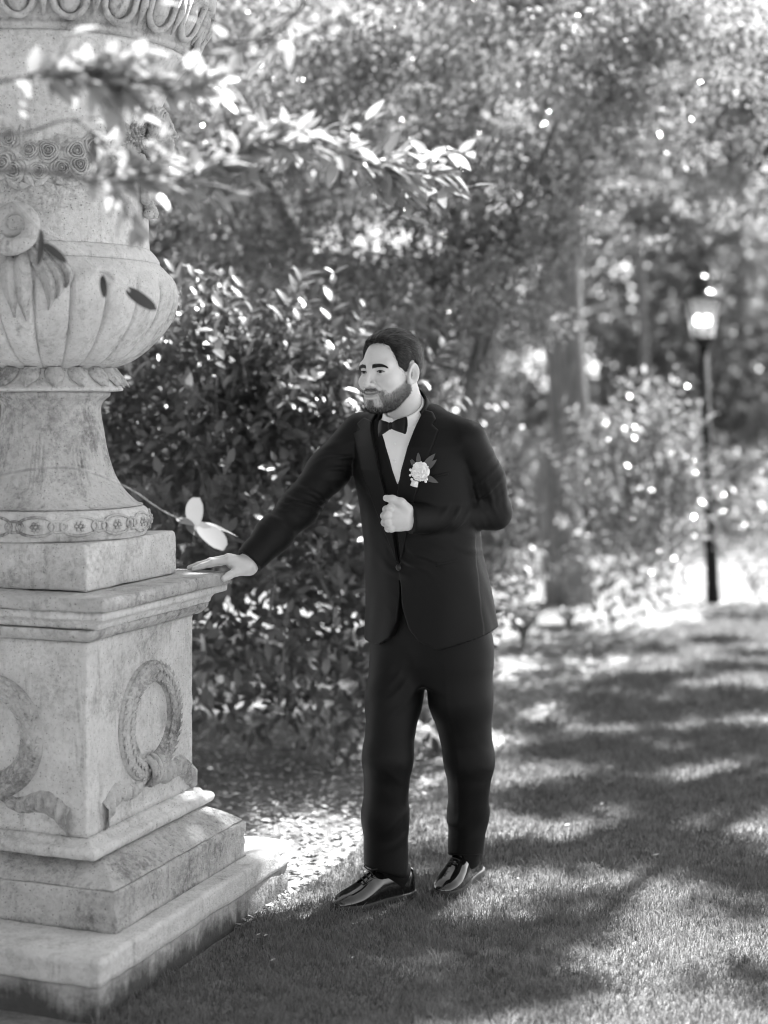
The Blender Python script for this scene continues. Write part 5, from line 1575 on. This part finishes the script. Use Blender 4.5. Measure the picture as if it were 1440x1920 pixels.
def ribbons(P, D, Nn, L, W, lift, nseg=3):
    n = len(P); D = unit(D); S = unit(np.cross(D, Nn)); Nn = unit(np.cross(S, D))
    rows = []
    for k in range(nseg + 1):
        q = k / nseg
        c = P + D * (L * q)[:, None] + Nn * (lift * 4 * q * (1 - q) * 1.0 + lift * 0.25 * q)[:, None]
        w = (W * (1 - q * 0.85))[:, None]
        rows += [c - S * w / 2, c + S * w / 2]
    V = np.stack(rows, 1).reshape(-1, 3); m = 2 * (nseg + 1)
    f0 = np.array([(2 * k, 2 * k + 1, 2 * k + 3, 2 * k + 2) for k in range(nseg)])
    return V, (np.arange(n)[:, None, None] * m + f0[None]).reshape(-1, 4)
def normals_of(f, P, e=0.0008):
    gx = np.stack([f(P + np.eye(3)[k] * e) - f(P - np.eye(3)[k] * e) for k in range(3)], 1); return unit(gx)
rs = np.random.default_rng(91)
pick = rs.choice(len(hV), 15000)
hp = hV[pick] + rs.normal(0, 0.0008, (15000, 3)); hn = normals_of(hair_f, hp)
out_ = (hn @ np.array((0, 0, 1.0))) > -0.5
hp, hn = hp[out_], hn[out_]
flow = np.stack((0.35 * np.sign(hp[:, 0]) * sstep(0.10, 0.05, hp[:, 2]) + 0.3, -1.0 + 0 * hp[:, 0], -0.25 - 1.2 * sstep(0.07, 0.02, hp[:, 2])), 1) + rs.normal(0, 0.18, hp.shape)
flow -= hn * np.sum(flow * hn, 1, keepdims=True)
flow = unit(flow) - hn * (0.10 + 0.30 * sstep(0.0, -0.07, hp[:, 1]))[:, None]
sV, sF = ribbons(hp, flow, hn, rs.uniform(0.010, 0.026, len(hp)) * (0.35 + 0.65 * sstep(0.0, 0.07, hp[:, 2])) * (1 - 0.45 * sstep(-0.02, -0.08, hp[:, 1])), rs.uniform(0.0006, 0.0014, len(hp)), rs.uniform(0.0006, 0.0030, len(hp)) * np.where(rs.uniform(0, 1, len(hp)) < 0.08, 2.6, 1.0))
o = part("hair_strands", from_head(sV), sF, "hair_strand", hair); set_attr(o.data, "tone", np.repeat(rs.uniform(0, 1, len(hp)) ** 2, 8))
# beard and brows as short strands rooted in the skin
wts = beard_a * (HV[:, 2] > -0.14); pick = rs.choice(len(HV), 9000, p=wts / wts.sum())
bp = HV[pick] + rs.normal(0, 0.0010, (9000, 3)); bn = normals_of(head_f, bp)
bd_ = np.stack((0.5 * np.sign(bp[:, 0]) * (bp[:, 2] > -0.062), 0.25 + 0 * bp[:, 0], -1.0 + 0 * bp[:, 0]), 1) + bn * 0.35 + rs.normal(0, 0.25, bp.shape)
sV, sF = ribbons(bp, bd_, bn, rs.uniform(0.003, 0.008, len(bp)), rs.uniform(0.0004, 0.0008, len(bp)), np.full(len(bp), 0.0010), 2)
part("beard", from_head(sV), sF, "beard_hair", person)
for sx in (-1, 1):
    n = 1200; q = rs.uniform(0, 1, n); ex = sx * (0.0115 + 0.040 * q); ez = 0.0148 + 0.0048 * np.sin(q * 2.3) - 0.005 * q ** 3 + rs.normal(0, 1, n) * 0.0024 * (1 - 0.45 * q)
    ey = np.full(n, 0.11)
    for _ in range(24):
        s = head_f(np.stack((ex, ey, ez), 1)); ey = ey - s * 0.7
    ep = np.stack((ex, ey, ez), 1); en = normals_of(head_f, ep)
    sV, sF = ribbons(ep, np.stack((sx * (0.7 + 0 * q), -0.2 + 0 * q, 0.5 - 0.9 * q), 1), en, rs.uniform(0.004, 0.008, n), rs.uniform(0.0006, 0.001, n), np.full(n, 0.0008), 2)
    part("eyebrow", from_head(sV), sF, "beard_hair", person)
# lash line
for sx in (-1, 1):
    pts = []
    for q in np.linspace(0, 1, 9):
        x = 0.0195 + 0.026 * q; z = -0.0005 - 7.0 * (x - 0.033) ** 2 + 0.0036 * math.sqrt(max(0, 1 - ((x - 0.0325) / 0.0138) ** 2)); y = 0.11
        for _ in range(24): y -= 0.7 * float(head_f(np.array([[sx * x, y, z + 0.001]]))[0])
        pts.append(from_head(np.array((sx * x, y + 0.0004, z))) - BASE)
    V, F = tube(pts, [0.0007, 0.0013, 0.0016, 0.0017, 0.0017, 0.0017, 0.0016, 0.0014, 0.0008], 5); obj("eyelashes", V, F, MATS["beard_hair"], person)

# ------------------------------------------------------------------ clothes
jlo, jhi = ext([ER, WR, SL, EL, SR, NB, (0.1, 4.74, 0.76), (0.36, 5.1, 0.80)], 0.07)
jhi[2] = 1.555; jlo[2] = 0.765; jlo[1] = 4.68
jV, jF = surface_nets(jacket_f, jlo, jhi, 0.0046); jV = relax(jV, jF, 1, 0.25)
jacket = part("jacket", jV, jF, "suit", person)

def panel(name, f, pts3, mat, parent, h=0.0024, m=0.02):
    lo, hi = ext(pts3, m); V, F = surface_nets(f, lo, hi, h); V = relax(V, F, 1, 0.2); return part(name, V, F, mat, parent)
def poly3(poly): # rough bounds of a front panel
    return [np.array((0.115, 4.91, z)) + LF_ * u + FW * d for u, z in poly for d in (0.05, 0.16)]
panel("lapel", panel_f(LAPEL_L, 0.0062, 0.004), poly3(LAPEL_L), "suit", jacket)
panel("lapel", panel_f(LAPEL_R, 0.0062, 0.004), poly3(LAPEL_R), "suit", jacket)
for name, pts in (("breast_pocket", [(803, 894), (842, 885), (842, 890), (803, 899)]), ("hip_pocket", [(818, 1056), (896, 1040), (896, 1047), (818, 1063)])):
    pl = uz(pts); panel(name, panel_f(pl, 0.0034, 0.004), poly3(pl), "suit", jacket, 0.0016, 0.012)
bt = on_torso(748, 1064, 0.002)
V, F = blob((0, 0, 0), (0.0095, 0.0035, 0.0095), 14); Mz = Matrix.Rotation(math.atan2(-FW[0], FW[1]) , 3, 'Z')
V = [tuple(np.array(Mz @ Vector(v)) + bt + FW * 0.003 - BASE) for v in V]; obj("button", V, F, MATS["button_black"], jacket)
# collar of the jacket standing round the neck
def ring_strip(name, mat, parent, R0, zt, zb, thick, rng_, flare=0.0, n=64, m=8, c=(0.074, 4.858)):
    V = []; F = []
    for i in range(n + 1):
        a = rng_[0] + (rng_[1] - rng_[0]) * i / n
        for (r_add, flip) in ((0.0, 0), (thick, 1)):
            for k in range(m + 1):
                q = k / m if not flip else 1 - k / m
                z = zt(a) + (zb(a) - zt(a)) * q
                rr = R0(a) + r_add + flare * q
                cc = np.array((c[0], c[1], 0)) + (z - 1.47) * np.array((-0.30, -0.40, 0)) * 1.0
                p = cc + FW * (math.cos(a) * rr) + LF_ * (math.sin(a) * rr); V.append((p[0] - BASE[0], p[1] - BASE[1], z - BASE[2]))
    w = 2 * (m + 1)
    for i in range(n):
        for k in range(w):
            F.append((i * w + k, i * w + (k + 1) % w, (i + 1) * w + (k + 1) % w, (i + 1) * w + k)[::-1])
    F.append(tuple(range(w))); F.append(tuple(n * w + k for k in range(w))[::-1])
    return obj(name, V, F, MATS[mat], parent)
ring_strip("jacket_collar", "suit", jacket, lambda a: 0.073 + 0.012 * math.cos(a), lambda a: 1.520 - 0.052 * math.cos(a) , lambda a: 1.470 - 0.045 * math.cos(a), 0.006, (R(62), R(298)), 0.018)

# waistcoat, shirt
panel("waistcoat", lambda P: np.maximum(smax(torso(P.astype(np.float32)) + 0.011, np.maximum(-poly2(tuv(P)[0], P[:, 2], VEST_V), -(torso(P.astype(np.float32)) + 0.04)), 0.002), np.maximum(-tuv(P)[1], np.abs(tuv(P)[0] + 0.03) - 0.10)),
      poly3(JACKET_V[:9] + [(-0.03, 1.07)]), "waistcoat_cloth", person, 0.0034, 0.03)
shirt = panel("shirt", lambda P: np.maximum(torso(P.astype(np.float32)) + 0.0155 - 0.0012 * np.sin(tuv(P)[0] * 95 + 0.6), np.maximum(-tuv(P)[1], np.maximum(np.abs(tuv(P)[0]) - 0.085, P[:, 2] - 1.485))),
      poly3([(-0.06, 1.22), (0.08, 1.50)]), "shirt_cloth", person, 0.0030, 0.03)
def ctop(a): return 1.517 - 0.042 * math.cos(a)
ring_strip("shirt_collar", "shirt_cloth", shirt, lambda a: 0.0625 + 0.006 * math.cos(a), ctop,
           lambda a: ctop(a) - 0.034 - 0.036 * math.exp(-((abs(a) - R(26)) / R(15)) ** 2), 0.0035, (R(9), R(351)), 0.014)
ring_strip("collar_band", "shirt_cloth", shirt, lambda a: 0.060 + 0.005 * math.cos(a), lambda a: ctop(a) - 0.003, lambda a: ctop(a) - 0.05, 0.003, (0, 2 * math.pi), 0.006)

for py_ in (832, 864):
    c_ = on_torso(741 - (py_ - 832) * 0.03, py_, -0.0145); V, F = blob(tuple(c_ - BASE), (0.0042, 0.0028, 0.0042), 10); obj("shirt_stud", V, F, MATS["shirt_cloth"], shirt)
# bow tie
def bow_tie():
    c = at(733, 799, 4.716); ax = unit(LF_ + FW * 0.10 + np.array((0, 0, 0.10))); ay = unit(FW + np.array((0, 0, 0.25))); az = np.cross(ay, ax) * -1
    if az[2] < 0: az = -az
    root = None
    for sgn in (-1, 1):
        V = []; F = []; n = 12; m = 12
        for i in range(n):
            q = i / (n - 1); x = sgn * (0.004 + 0.050 * q); hz = 0.009 + 0.019 * q ** 0.8 - 0.002 * (q > 0.97); th = 0.006 + 0.006 * math.sin(q * math.pi) - 0.003 * (q > 0.97)
            for k in range(m):
                w = 2 * math.pi * k / m; cz = np.sign(math.sin(w)) * abs(math.sin(w)) ** 0.6; cy = math.cos(w)
                fold = 0.0025 * math.cos(cz * 6) * (1 - q)
                p = c + ax * (x + (0.004 * cz * cz * (-1 if q > 0.9 else 0) * sgn)) + az * (hz * cz) + ay * (th * cy + fold - 0.010 * q * q); V.append(p - BASE)
        for i in range(n - 1):
            for k in range(m):
                f = (i * m + k, i * m + (k + 1) % m, (i + 1) * m + (k + 1) % m, (i + 1) * m + k); F.append(f if sgn < 0 else f[::-1])
        F.append(tuple((n - 1) * m + k for k in range(m))); F.append(tuple(range(m)))
        if root is None:
            V2, F2 = blob((0, 0, 0), (0.0085, 0.009, 0.0115), 14)
            V2 = [c + ax * v[0] + ay * (v[1] + 0.003) + az * v[2] - BASE for v in V2]
            root = obj("bow_tie", V2, F2, MATS["bow_satin"], person)
        obj("bow_wing", V, F, MATS["bow_satin"], root)
bow_tie()

# trousers
def trousers_f(P):
    P = P.astype(np.float32)
    d = np.maximum(loft(P, np.array([(0.60, 0.160, 4.95, 0.14, 0.10, 0.10), (0.72, 0.152, 4.945, 0.178, 0.118, 0.13), (0.86, 0.145, 4.94, 0.18, 0.125, 0.13), (1.0, 0.135, 4.93, 0.165, 0.12, 0.11)], np.float32)), np.maximum(0.66 - P[:, 2], P[:, 2] - 0.98))
    r = chain(P, [HIP_R, TH_R, KN_R, CA_R, AN_R], [0.098, 0.083, 0.0715, 0.0680, 0.0670], 0.03)
    l = chain(P, [HIP_L, TH_L, KN_L, CA_L, AN_L], [0.102, 0.094, 0.0720, 0.0600, 0.0560], 0.03)
    # fabric: folds at crotch and knees, the break over the shoe, and the pressed crease
    r = r + wrinkle(P, at(745, 1560, 4.83), (-0.55, 0, 1), 0.06, 0.0045, 0.06, 0.4) + wrinkle(P, at(730, 1440, 4.79), (0.7, 0, 0.9), 0.05, 0.0030, 0.07, 1.5) + wrinkle(P, at(768, 1295, 4.83), (-0.6, 0, 1), 0.045, 0.0040, 0.09, 0.0)
    l = l + wrinkle(P, at(865, 1545, 4.94), (-0.45, 0, 1), 0.07, 0.0085, 0.055, 2.6) + wrinkle(P, at(890, 1440, 4.85), (0.55, 0, 1), 0.05, 0.0035, 0.06, 0.6)
    r = r + drape(P, 0.0004, 6); l = l + drape(P, 0.0004, 7)
    def crease(P, pts, fw):
        zs = [q[2] for q in pts][::-1]; cx = np.interp(P[:, 2], zs, [q[0] for q in pts][::-1]); cy = np.interp(P[:, 2], zs, [q[1] for q in pts][::-1])
        fw = unit(np.array(fw)); dx = P[:, 0] - cx; dy = P[:, 1] - cy
        return 0.0022 * np.exp(-((dx * -fw[1] + dy * fw[0]) / 0.005) ** 2) * (dx * fw[0] + dy * fw[1] > 0)
    l = l - crease(P, [HIP_L, TH_L, KN_L, CA_L, AN_L], (-0.45, -0.89))
    r = np.maximum(r, AN_R[2] - 0.010 - 0.30 * (P[:, 0] - AN_R[0]) - 0.15 * (P[:, 1] - AN_R[1]) - P[:, 2])
    l = np.maximum(l, AN_L[2] - 0.006 - 0.30 * (P[:, 1] - AN_L[1]) - P[:, 2])
    d = smin(smin(d, r, 0.03), l, 0.02) if False else np.minimum(smin(d, r, 0.035), smin(d, l, 0.035))
    return d
tlo, thi = ext([AN_R, AN_L, KN_L, HIP_L, HIP_R, (0.15, 4.94, 0.98)], 0.13); tlo[2] = 0.02
tV, tF = surface_nets(trousers_f, tlo, thi, 0.0056); tV = relax(tV, tF, 1, 0.4)
part("trousers", tV, tF, "suit", person)

# shoes
def shoe(heel, toe, lift, label):
    heel = np.array(heel); toe = np.array(toe); d = toe - heel; Ln = np.linalg.norm(d); d /= Ln; sd = np.array((-d[1], d[0]))
    def W(x, y, z): 
        zz = z + lift * (1 - x / Ln) if lift else z
        p = heel + d * x + sd * y; return (p[0] - BASE[0], p[1] - BASE[1], zz)
    xs = np.linspace(0, 1, 34)
    hw = np.interp(xs, [0, 0.03, 0.10, 0.25, 0.42, 0.58, 0.72, 0.84, 0.93, 0.98, 1.0], [0.014, 0.024, 0.031, 0.031, 0.033, 0.042, 0.046, 0.043, 0.033, 0.020, 0.008])
    ht = np.interp(xs, [0, 0.04, 0.15, 0.30, 0.42, 0.50, 0.58, 0.68, 0.78, 0.90, 0.97, 1.0], [0.062, 0.080, 0.090, 0.092, 0.091, 0.084, 0.070, 0.054, 0.044, 0.034, 0.022, 0.010])
    ht = np.convolve(np.pad(ht, 2, mode='edge'), np.ones(5) / 5, 'valid')
    V = []; F = []; m = 22
    for i, q in enumerate(xs):
        for k in range(m):
            w = math.pi * k / (m - 1)
            y = hw[i] * np.sign(math.cos(w)) * abs(math.cos(w)) ** 0.72; z = 0.020 + ht[i] * abs(math.sin(w)) ** 0.80
            if 0.2 < q < 0.55: y *= 1 - 0.18 * (math.sin(w)) ** 4
            V.append(W(q * Ln, y, z))
    for i in range(33):
        for k in range(m - 1): F.append((i * m + k, i * m + k + 1, (i + 1) * m + k + 1, (i + 1) * m + k)[::-1])
    F.append(tuple(range(m))); F.append(tuple(33 * m + k for k in range(m))[::-1])
    root = obj("shoe", V, F, MATS["patent"], person)
    V = []; F = []
    out = [(q, h + 0.005) for q, h in zip(xs, hw)]
    ring = [(q * Ln * 1.02 - 0.003, h) for q, h in out] + [(q * Ln * 1.02 - 0.003, -h) for q, h in out[::-1]]
    n = len(ring)
    for z in (0.0, 0.004, 0.020, 0.0235):
        s = 0.97 if z in (0.0, 0.0235) else 1.0
        V += [W(x, y * s, z + (0.004 * max(0, (x / Ln - 0.75) / 0.25) ** 2)) for x, y in ring]
    for j in range(3):
        for k in range(n): F.append((j * n + k, j * n + (k + 1) % n, (j + 1) * n + (k + 1) % n, (j + 1) * n + k)[::-1])
    F.append(tuple(range(n))); F.append(tuple(3 * n + k for k in range(n))[::-1])
    obj("sole", V, F, MATS["sole_rubber"], root)
    def top(q, y):
        i = q * 33; h = float(np.interp(i, range(34), ht)); w_ = float(np.interp(i, range(34), hw))
        c = min(1, abs(y) / w_); return 0.020 + h * max(0.0, 1 - c ** 2.4) ** 0.5
    # facings either side of the lacing, tongue and laces
    for sgn in (-1, 1):
        V = []; F = []
        for i in range(10):
            q = 0.44 + 0.24 * i / 9
            for y in (0.007, 0.012, 0.018, 0.026 - 0.006 * i / 9):
                V.append(W(q * Ln, sgn * y, top(q, y) + (0.0042 if y < 0.025 else 0.001)))
        for i in range(9):
            for k in range(3):
                f = (i * 4 + k, i * 4 + k + 1, (i + 1) * 4 + k + 1, (i + 1) * 4 + k); F.append(f if sgn < 0 else f[::-1])
        obj("eyelet_facing", V, F, MATS["patent"], root)
    for i in range(4):
        q = 0.49 + 0.052 * i
        pts = [W(q * Ln + 0.004 * s, y, top(q, y) + 0.0065) for s, y in ((-1, -0.016), (-0.5, -0.008), (0, 0), (0.5, 0.008), (1, 0.016))]
        V, F = tube(pts, 0.0024, 6); obj("lace", V, F, MATS["lace"], root)
    for sgn in (-1, 1):
        pts = []
        for w in np.linspace(0, 2 * math.pi, 17): pts.append(W(0.53 * Ln + 0.012 * math.sin(w), sgn * (0.003 + 0.013 * (1 - math.cos(w))), top(0.53, 0.01) + 0.008 + 0.012 * math.sin(w * 0.5)))
        V, F = tube(pts, 0.0020, 6); obj("lace", V, F, MATS["lace"], root)
    return root
for nm, a_, b_ in (("sock", AN_R, (0.06, 4.905, 0.07)), ("sock", AN_L, (0.262, 5.045, 0.07))):
    mb = MB(); mb.tube([np.array(a_) + np.array((0, 0, 0.06)) - BASE, np.array(a_) - BASE, np.array(b_) - BASE], [0.047, 0.045, 0.040], 16); mb.build(nm, MATS["waistcoat_cloth"], person)
shoe((0.088, 4.935), (-0.150, 4.765), 0.0, "")
shoe((0.300, 5.115), (0.170, 4.895), 0.018, "")

# ------------------------------------------------------------------ boutonniere
simple_mat("petal", 0.85, 0.6, 0.3)
simple_mat("berry", 0.8, 0.35, 0.5)
simple_mat("ribbon_wrap", 0.75, 0.7, 0.3, noise_scale=200, var=0.2)
leaf_mat("corsage_leaf", 0.10, 0.5, 0.15)
def boutonniere():
    c = on_torso(789, 884, 0.010); ay = unit(FW + np.array((0.05, -0.25, 0.1))); ax = unit(np.cross((0, 0, 1.0), ay)) * 1.0
    if ax[0] < 0: ax = -ax
    az = np.cross(ax, ay); az = az if az[2] > 0 else -az
    root = empty("boutonniere", tuple(c)); tag(root, "white buttonhole flower with berries and dark leaves pinned to his lapel", "flower")
    def W(x, y, z): return tuple(ax * x + ay * y + az * z)
    rs = np.random.default_rng(5)
    for ring, (n, rad, size, lift, tilt) in enumerate(((7, 0.017, 0.0185, 0.004, 0.25), (6, 0.012, 0.016, 0.010, 0.55), (5, 0.008, 0.013, 0.014, 0.85), (4, 0.004, 0.009, 0.018, 1.2))):
        for k in range(n):
            a = 2 * math.pi * (k + 0.5 * ring) / n + rs.normal(0, 0.08); V = []; F = []
            for i in range(6):
                for j in range(7):
                    s = (j / 6 - 0.5) * 2; q = i / 5
                    wdt = size * math.sin(math.pi * (0.18 + 0.62 * q)) ** 0.8
                    r = rad * 0.25 + (size * 0.95 * q) * math.cos(tilt) + rad * 0.45
                    lz = lift + size * q * math.sin(tilt) * 0.7 - 0.004 * s * s * -1 - 0.006 * q ** 4
                    x = s * wdt * 0.75
                    V.append(W(r * math.cos(a) - x * math.sin(a), lz, r * math.sin(a) + x * math.cos(a)))
            for i in range(5):
                for j in range(6): F.append((i * 7 + j, i * 7 + j + 1, (i + 1) * 7 + j + 1, (i + 1) * 7 + j))
            obj("petal", V, F, MATS["petal"], root)
    V, F = blob((0, 0, 0), (0.0185, 0.0185, 0.0185), 16); V = [W(x, 0.004 + y * 0.62, z) for x, y, z in V]; obj("flower_cup", V, F, MATS["petal"], root)
    V, F = blob(W(0, 0.021, 0), (0.0045, 0.0045, 0.0045), 10); obj("flower_heart", V, F, MATS["ribbon_wrap"], root)
    lm = leaf_mesh("corsage_leaf", 1, 0.34, 0.10, 0.12, 6, 0.5, "corsage_leaf")[0]
    for (x, z, ang, L) in ((-0.016, 0.010, 128, 0.042), (-0.004, 0.018, 101, 0.046), (0.012, 0.014, 52, 0.056), (0.020, 0.004, 44, 0.048), (0.012, -0.016, -24, 0.052)):
        dd = ax * math.cos(R(ang)) + az * math.sin(R(ang)); place_leaf(lm, np.array(W(x * 0.7, 0.002, z * 0.7)), dd, tuple(ay), L, root, (0, 0, 0))
    for (x, z) in ((-0.030, 0.004), (-0.026, 0.001), (-0.024, -0.009), (-0.030, -0.012), (-0.020, -0.014), (-0.025, -0.024), (-0.021, -0.029), (0.018, -0.026), (0.023, -0.023), (0.020, -0.030)):
        V, F = blob(W(x, 0.008, z), (0.0042,) * 3, 8); obj("berry", V, F, MATS["berry"], root)
    mb = MB(); mb.tube([W(-0.014, 0.005, -0.028), W(-0.019, 0.004, -0.044)], [0.0095, 0.0115], 12); mb.build("stem_wrap", MATS["ribbon_wrap"], root)
boutonniere()

# ------------------------------------------------------------------ carved mask on the urn's neck
def carved_mask():
    th = FRONT + 1.25; s = 0.62
    def f(P):
        A = P / s; d = head_f(A, False, False)
        A2 = A.copy(); A2[:, 0] = np.abs(A2[:, 0])
        hr = ell(A, (0, -0.02, 0.035), (0.088, 0.100, 0.090)); hr = np.maximum(hr, A[:, 1] - 0.055 - 0.2 * A[:, 2])
        hr = hr + 0.004 * np.sin(A[:, 2] * 130 + 20 * np.sin(A[:, 1] * 40)) 
        lock = cap(A2, (0.075, 0.03, 0.03), (0.085, 0.0, -0.12), 0.026, 0.030) + 0.004 * np.sin(A[:, 2] * 160 + A[:, 1] * 80)
        d = smin(smin(d, hr, 0.008), lock, 0.01)
        d = smin(d, cap(A, (0, 0.0, -0.08), (0, -0.03, -0.18), 0.05, 0.06), 0.03)
        return d * s
    V, F = surface_nets(f, (-0.085, -0.085, -0.11), (0.085, 0.085, 0.085), 0.0026)
    V = V[:, [0, 1, 2]]
    a = th - math.pi / 2
    cs, sn = math.cos(a), math.sin(a)
    c = np.array(on_lathe(th, 0.300, 2.305))
    V = np.stack((V[:, 0] * cs - V[:, 1] * sn, V[:, 0] * sn + V[:, 1] * cs, V[:, 2]), 1) + c
    o = link_mesh("carved_mask", np_mesh("carved_mask", V, F), MATS["stone_relief"], urn)
    # fruit cluster hanging under the mask
    mb = MB(); rs = np.random.default_rng(8)
    for k in range(34):
        z = rs.uniform(2.06, 2.21); w = 0.10 * (z - 2.03) / 0.18 + 0.01; t2 = th + rs.uniform(-1, 1) * w / 0.29; r = 0.288 + rs.uniform(0, 0.030) * (z - 2.0) / 0.2
        V, F = blob(on_lathe(t2, r, z), (0.017,) * 3, 8); mb.add(V, F)
    tag(mb.build("fruit_drop", MATS["stone_stained"], o), kind="stuff")
carved_mask()
